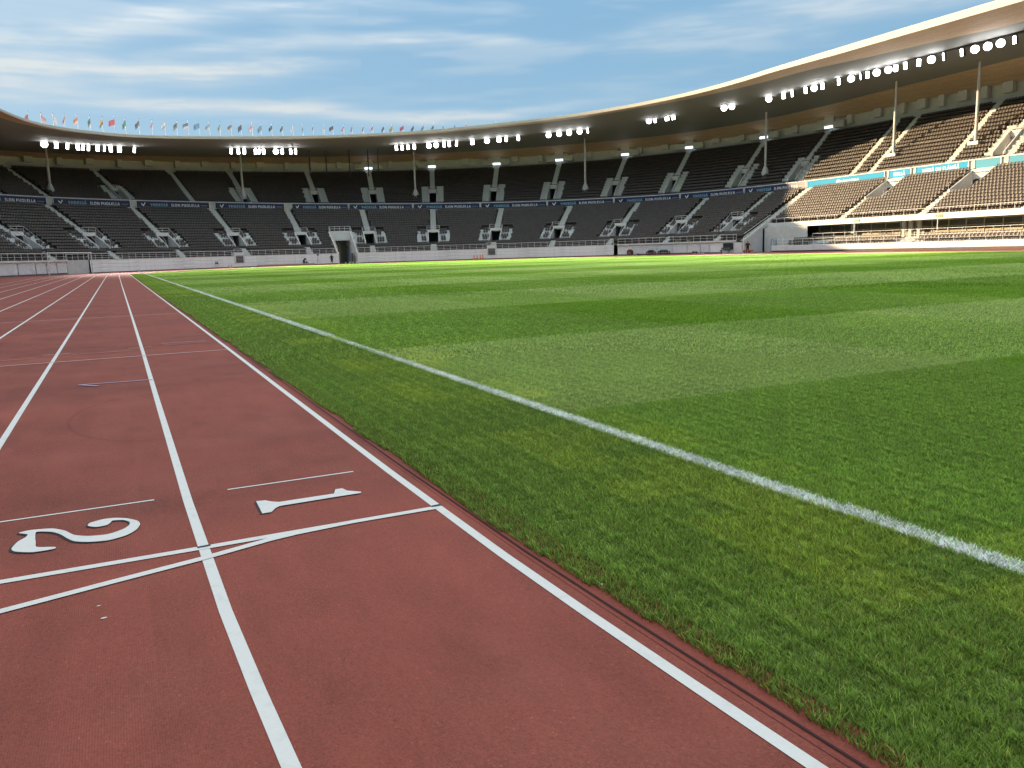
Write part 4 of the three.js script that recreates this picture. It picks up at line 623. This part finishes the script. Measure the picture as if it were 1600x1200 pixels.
for (const [i, u] of [2.079, 2.09, 2.101, 2.11].entries()) { const t = thing('traffic_cone', ordinal(i + 1) + ' from the left of four orange cones along the white wall', 'cone', 'orange cones along the wall'); frame(t, u, 55.1, 0); t.scale.setScalar(1.5); part('base', box(0.36, 0.04, 0.36, 0, 0.02, 0), orange, t); part('cone', new THREE.LatheGeometry([[0.14, 0.04], [0.1, 0.2], [0.03, 0.62], [0.0, 0.63]].map(([a, b]) => new THREE.Vector2(a, b)), 14), orange, t); part('band', new THREE.LatheGeometry([[0.098, 0.23], [0.078, 0.34]].map(([a, b]) => new THREE.Vector2(a + 0.004, b)), 14), M.whitePaint, t); }
for (const [i, u] of [1.2, 1.21].entries()) { const t = thing('small_cone', i ? 'right of two tiny pink cones near the left wall' : 'left of two tiny pink cones near the left wall', 'cone', 'tiny cones near the left wall'); frame(t, u, 54.2, 0); part('cone', new THREE.LatheGeometry([[0.2, 0], [0.17, 0.03], [0.05, 0.55], [0, 0.56]].map(([a, b]) => new THREE.Vector2(a, b)), 12), std([0.6, 0.35, 0.3], 0.7), t); }
function hurdle(u, r, label, w = 1.25, h = 0.85) { const t = thing('track_hurdle', label, 'hurdle', 'white hurdle frames at the far end'); frame(t, u, r, 0); part('crossbar', box(w, 0.09, 0.04, 0, h - 0.04, 0), M.whitePaint, t); for (const s of [-1, 1]) { part('leg', box(0.05, h, 0.05, s * (w / 2 - 0.05), h / 2, 0), M.whiteSteel, t); part('foot', box(0.05, 0.05, 0.7, s * (w / 2 - 0.05), 0.03, 0.3), M.whiteSteel, t); } }
hurdle(1.688, 52, 'white hurdle frame standing right of the tunnel'); hurdle(2.926, 54.6, 'left of two white hurdle frames before the storage doors', 1.0, 1.0); hurdle(2.944, 54.6, 'right of two white hurdle frames before the storage doors', 1.0, 1.0);
for (const [i, u] of [1.607, 1.622, 1.634, 1.648, 1.66].entries()) { const t = thing('lane_marker', ordinal(i + 1) + ' from the left of five low pale markers before the tunnel', 'marker', 'low pale markers before the tunnel'); frame(t, u, 52.3, 0); part('body', box(0.22, 0.24, 0.22, 0, 0.12, 0), std([0.7, 0.62, 0.45], 0.7), t); part('cap', new THREE.ConeGeometry(0.13, 0.14, 4).rotateY(PI / 4).translate(0, 0.31, 0), M.whitePaint, t); }
{ const t = thing('camera_tripod', 'thin dark tripod with a small box on top before the white wall', 'tripod'); frame(t, 1.512, 53.2, 0); for (const a of [0, 2.1, 4.2]) part('leg', bar([0.42 * Math.cos(a), 0, 0.42 * Math.sin(a)], [0, 1.3, 0], 0.025), M.steel, t); part('centre_post', cyl(0.025, 0.025, 0.4, 8, 0, 1.3, 0), M.steel, t); part('camera_box', box(0.28, 0.24, 0.4, 0, 1.82, 0), rubber, t); }
{ const t = thing('folding_trestle', 'low dark folding trestle standing before the left wall', 'trestle'); frame(t, 1.158, 54.2, 0); for (const s of [-1, 1]) for (const q of [-1, 1]) part('leg', bar([s * 0.4, 0, q * 0.4], [s * 0.12, 1.25, 0], 0.03), M.steel, t); part('beam', bar([-0.35, 1.1, 0], [0.35, 1.1, 0], 0.05), rubber, t); part('box', box(0.4, 0.25, 0.3, 0, 0.85, 0), rubber, t); }
{ const t = thing('wheelbarrow', 'black and white wheelbarrow standing on its nose by the wall', 'wheelbarrow'); frame(t, 1.463, 52.4, 0); t.rotation.y += 0.6; part('tray', new THREE.CylinderGeometry(0.55, 0.3, 0.45, 16, 1, true).scale(1, 1, 0.75).rotateZ(1.1).translate(-0.2, 0.7, 0), rubber, t); part('wheel', new THREE.TorusGeometry(0.24, 0.07, 8, 20).translate(0.35, 0.3, 0), rubber, t); part('frame', merge([bar([0.35, 0.3, 0.12], [-0.7, 0.35, 0.25], 0.03), bar([0.35, 0.3, -0.12], [-0.7, 0.35, -0.25], 0.03), bar([0.3, 0.3, 0], [0.1, 1.1, 0], 0.03)]), M.whiteSteel, t); part('liner', new THREE.SphereGeometry(0.34, 14, 10).scale(1, 0.8, 0.8).translate(-0.05, 0.75, 0.1), M.whitePaint, t); }
{ const t = thing('hose_reel', 'dark red round hose reel standing before the storage doors', 'hose reel'); frame(t, 2.66, 54.9, 0); for (const s of [-1, 1]) part('rim', new THREE.TorusGeometry(0.48, 0.06, 8, 24).translate(0, 0.55, s * 0.28), rubber, t); part('drum', new THREE.CylinderGeometry(0.42, 0.42, 0.54, 20).rotateX(PI / 2).translate(0, 0.55, 0), std([0.20, 0.05, 0.04], 0.7), t); part('stand', merge([bar([-0.4, 0, 0.3], [0, 0.55, 0.33], 0.03), bar([0.4, 0, 0.3], [0, 0.55, 0.33], 0.03), bar([-0.4, 0, -0.3], [0, 0.55, -0.33], 0.03), bar([0.4, 0, -0.3], [0, 0.55, -0.33], 0.03)]), M.steel, t); }
{ const t = thing('hand_trolley', 'small white hand trolley right of the round hose reel', 'trolley'); frame(t, 2.686, 54.6, 0); part('frame', merge([bar([-0.3, 0.1, 0], [-0.3, 1.3, -0.25], 0.03), bar([0.3, 0.1, 0], [0.3, 1.3, -0.25], 0.03), bar([-0.3, 1.3, -0.25], [0.3, 1.3, -0.25], 0.03), bar([-0.3, 0.7, -0.12], [0.3, 0.7, -0.12], 0.025)]), M.whiteSteel, t); part('toe_plate', box(0.6, 0.03, 0.35, 0, 0.1, 0.17), M.whiteSteel, t); for (const s of [-1, 1]) part('wheel', new THREE.TorusGeometry(0.12, 0.045, 8, 16).rotateY(PI / 2).translate(s * 0.36, 0.165, -0.02), rubber, t); }
function cart(u, label, w, deck) { const t = thing('equipment_cart', label, 'cart', 'equipment carts before the storage doors'); frame(t, u, 54.9, 0); part('deck', box(w, 0.12, 0.8, 0, 0.45, 0), deck, t); for (const s of [-1, 1]) for (const q of [-1, 1]) part('wheel', new THREE.TorusGeometry(0.24, 0.1, 8, 18).translate(s * w * 0.3, 0.34, q * 0.42), rubber, t); part('handle', merge([bar([w / 2, 0.5, -0.3], [w / 2 + 0.35, 1.15, -0.3], 0.03), bar([w / 2, 0.5, 0.3], [w / 2 + 0.35, 1.15, 0.3], 0.03), bar([w / 2 + 0.35, 1.15, -0.3], [w / 2 + 0.35, 1.15, 0.3], 0.03)]), M.whiteSteel, t); part('load', new THREE.CapsuleGeometry(0.2, w * 0.55, 6, 12).rotateZ(PI / 2).translate(0, 0.68, 0), deck, t); }
cart(2.741, 'dark cart with fat black wheels before the storage doors', 1.5, rubber); cart(2.79, 'dark green cart carrying a long roll before the storage doors', 2.3, std([0.07, 0.11, 0.08], 0.8));
{ const t = thing('storage_box', 'small dark box on the ground between two pairs of storage doors', 'box'); frame(t, 2.908, 55.2, 0); part('body', box(0.7, 0.36, 0.45, 0, 0.2, 0), rubber, t); part('lid', box(0.74, 0.05, 0.49, 0, 0.41, 0), M.darkConcrete, t); }
{ const t = thing('team_bench', 'low dark bench under the window in the white wall', 'bench'); frame(t, 3.03, 55.1, 0); part('seat', box(1.9, 0.12, 0.45, 0, 0.5, 0), std([0.08, 0.10, 0.09], 0.7), t); part('backrest', box(1.9, 0.3, 0.08, 0, 0.78, -0.2), std([0.08, 0.10, 0.09], 0.7), t); for (const s of [-1, 1]) part('leg', box(0.08, 0.45, 0.4, s * 0.8, 0.22, 0), M.steel, t); }
{ const t = thing('line_trolley', 'orange trolley with a tall frame beside the grey door', 'trolley'); frame(t, 3.128, 55.2, 0); part('frame', merge([bar([-0.75, 0.15, 0], [-0.75, 1.9, 0], 0.04), bar([0.5, 0.15, 0], [0.5, 1.3, 0], 0.04), bar([-0.75, 1.9, 0], [-0.3, 1.9, 0], 0.04)]), std([0.6, 0.42, 0.16], 0.6), t); part('tray', box(1.7, 0.3, 0.6, -0.05, 0.3, 0.1), orange, t); for (const s of [-1, 1]) part('wheel', new THREE.TorusGeometry(0.14, 0.05, 8, 16).translate(s * 0.6, 0.19, 0.45), rubber, t); }

for (const [i, [x, z, k]] of [[-0.17, -3.47, 0.009], [-0.19, -3.61, 0.006], [1.695, -2.78, 0.010]].entries()) { const t = thing('paper_scrap', ['white torn scrap lying on the red track below the numeral 2', 'tiny pale scrap lying just beyond the larger torn scrap', 'small white pebble lying at the grass edge'][i], i < 2 ? 'scrap' : 'pebble'); t.position.set(x, 0.004, z); const g = new THREE.IcosahedronGeometry(k, 1), p = g.attributes.position; for (let q = 0; q < p.count; q++) p.setXYZ(q, p.getX(q) * (1 + 0.5 * vnoise(q, i)), p.getY(q) * (i < 2 ? 0.15 : 0.7), p.getZ(q) * 0.8); g.computeVertexNormals(); part(i < 2 ? 'sheet' : 'stone', g, M.linePaint, t); }
/* people: one smooth surface from tapered capsules */
function person(name, label, u, r, turn, pose, cloth) {
  const J = { hip: [0, 0.93, 0], belly: [0, 1.08, 0.01], chest: [0, 1.30, 0], neck: [0, 1.48, 0.0], head: [0, 1.64, 0.02], chin: [0, 1.58, 0.05],
    shl: [-0.19, 1.42, 0], shr: [0.19, 1.42, 0], ell: pose.ell, elr: pose.elr, hal: pose.hal, har: pose.har, hpl: [-0.1, 0.92, 0], hpr: [0.1, 0.92, 0], knl: pose.knl ?? [-0.13, 0.5, 0.02], knr: pose.knr ?? [0.13, 0.5, 0.02], anl: pose.anl ?? [-0.15, 0.09, -0.02], anr: pose.anr ?? [0.15, 0.09, -0.02], tol: [-0.17, 0.04, 0.15], tor: [0.17, 0.04, 0.15] };
  const B = [['hip', 'belly', 0.145, 0.135], ['belly', 'chest', 0.135, 0.155], ['chest', 'neck', 0.12, 0.06], ['neck', 'head', 0.055, 0.095], ['head', 'chin', 0.098, 0.07], ['shl', 'shr', 0.075, 0.075], ['shl', 'ell', 0.055, 0.042], ['shr', 'elr', 0.055, 0.042], ['ell', 'hal', 0.042, 0.03], ['elr', 'har', 0.042, 0.03], ['hpl', 'knl', 0.095, 0.058], ['hpr', 'knr', 0.095, 0.058], ['knl', 'anl', 0.058, 0.038], ['knr', 'anr', 0.058, 0.038], ['anl', 'tol', 0.045, 0.04], ['anr', 'tor', 0.045, 0.04]];
  const sdf = (x, y, z, fat = 0) => { let s = 0; for (const [a, b, ra, rb] of B) { const A = J[a], C = J[b], vx = C[0] - A[0], vy = C[1] - A[1], vz = C[2] - A[2], t = clamp(((x - A[0]) * vx + (y - A[1]) * vy + (z - A[2]) * vz) / (vx * vx + vy * vy + vz * vz), 0, 1); const d = Math.hypot(x - A[0] - t * vx, y - A[1] - t * vy, z - A[2] - t * vz) - lerp(ra, rb, t) - fat; s += Math.exp(-d * 38); } return -Math.log(s + 1e-30) / 38; };
  function skin(fn, mat, nm, parent, extra = []) {
    const N = 76, mc = new MarchingCubes(N, mat, false, false, 90000), half = N / 2; mc.isolation = 0;
    for (let k = 0; k < N; k++) for (let j = 0; j < N; j++) for (let i = 0; i < N; i++) mc.field[i + j * N + k * N * N] = -fn((i - half) / half * 0.95, 0.9 + (j - half) / half * 0.95, (k - half) / half * 0.95);
    mc.update(); const n = mc.count, g = new THREE.BufferGeometry(), p = new Float32Array(n * 3); for (let i = 0; i < n; i++) { p[i * 3] = mc.positionArray[i * 3] * 0.95; p[i * 3 + 1] = 0.9 + mc.positionArray[i * 3 + 1] * 0.95; p[i * 3 + 2] = mc.positionArray[i * 3 + 2] * 0.95; }
    g.setAttribute('position', new THREE.BufferAttribute(p, 3)); g.setAttribute('normal', new THREE.BufferAttribute(mc.normalArray.slice(0, n * 3), 3)); g.setAttribute('uv', new THREE.BufferAttribute(new Float32Array(n * 2), 2));
    return part(nm, extra.length ? merge([g, ...extra]) : g, mat, parent);
  }
  const t = thing(name, label, 'person'); frame(t, u, r, 0); t.rotation.y += turn; t.scale.setScalar(pose.scale ?? 1);
  const fingers = []; for (const s of ['hal', 'har']) { const h = J[s], e = J[s === 'hal' ? 'ell' : 'elr'], d = new THREE.Vector3(h[0] - e[0], h[1] - e[1], h[2] - e[2]).normalize(), sd = new THREE.Vector3(0, 0, 1).cross(d).normalize(); for (let k = 0; k < 4; k++) { const o = sd.clone().multiplyScalar((k - 1.5) * 0.019); fingers.push(bar([h[0] + o.x, h[1] + o.y, h[2] + o.z], [h[0] + o.x + d.x * (0.1 - 0.012 * Math.abs(k - 1.3)), h[1] + o.y + d.y * 0.1, h[2] + o.z + d.z * 0.1 + 0.02], 0.009)); } fingers.push(bar([h[0] + sd.x * 0.035, h[1] + sd.y * 0.035, h[2]], [h[0] + sd.x * 0.06 + d.x * 0.05, h[1] + sd.y * 0.06 + d.y * 0.05, h[2] + 0.03], 0.01)); }
  fingers.push(new THREE.ConeGeometry(0.016, 0.045, 6).rotateX(0.5).translate(0, 1.61, 0.125), new THREE.SphereGeometry(0.02, 6, 5).translate(-0.1, 1.62, 0.02), new THREE.SphereGeometry(0.02, 6, 5).translate(0.1, 1.62, 0.02));
  skin((x, y, z) => sdf(x, y, z), std([0.42, 0.25, 0.17], 0.6), 'body', t, fingers);
  skin((x, y, z) => Math.max(sdf(x, y, z, 0.022), 0.88 - y, y - 1.49, Math.abs(x) - (cloth.sleeve ?? 0.28)), std(cloth.top, 0.85), 'shirt', t);
  skin((x, y, z) => Math.max(sdf(x, y, z, 0.024), cloth.hem - y, y - 0.97, Math.abs(x) - 0.24 - (y < 0.8 ? 0.1 : 0)), std(cloth.legs, 0.85), cloth.hem > 0.3 ? 'shorts' : 'trousers', t);
  skin((x, y, z) => Math.max(sdf(x, y, z, 0.02), 1.64 - y + (z > 0.04 ? (z - 0.04) * 1.2 : -0.08 * (z < 0 ? 1 : 0)), Math.abs(x) - 0.2), std(cloth.hair, 0.8), 'hair', t);
  skin((x, y, z) => Math.max(sdf(x, y, z, 0.014), y - 0.1, -y), std([0.05, 0.05, 0.055], 0.7), 'shoes', t);
  for (const s of [-1, 1]) part('eye', new THREE.SphereGeometry(0.012, 6, 5).translate(s * 0.035, 1.645, 0.112), M.dark, t);
}
person('person', 'person in black t-shirt and dark shorts standing by the tunnel with hands on hips', 1.563, 53.6, 0.1, { ell: [-0.4, 1.2, -0.06], elr: [0.4, 1.2, -0.06], hal: [-0.19, 1.02, 0.1], har: [0.19, 1.02, 0.1], scale: 1.04 }, { top: [0.02, 0.02, 0.022], legs: [0.06, 0.045, 0.04], hem: 0.45, hair: [0.05, 0.03, 0.02] });
person('person', 'person in dark clothes leaning over the orange trolley by the grey door', 3.13, 54.85, 0.7, { ell: [-0.3, 1.2, 0.12], elr: [0.3, 1.2, 0.12], hal: [-0.2, 1.06, 0.36], har: [0.2, 1.06, 0.36], scale: 1.05 }, { top: [0.025, 0.022, 0.022], legs: [0.03, 0.025, 0.025], hem: 0.08, sleeve: 0.5, hair: [0.1, 0.05, 0.02] });
renderer.render(scene, camera);
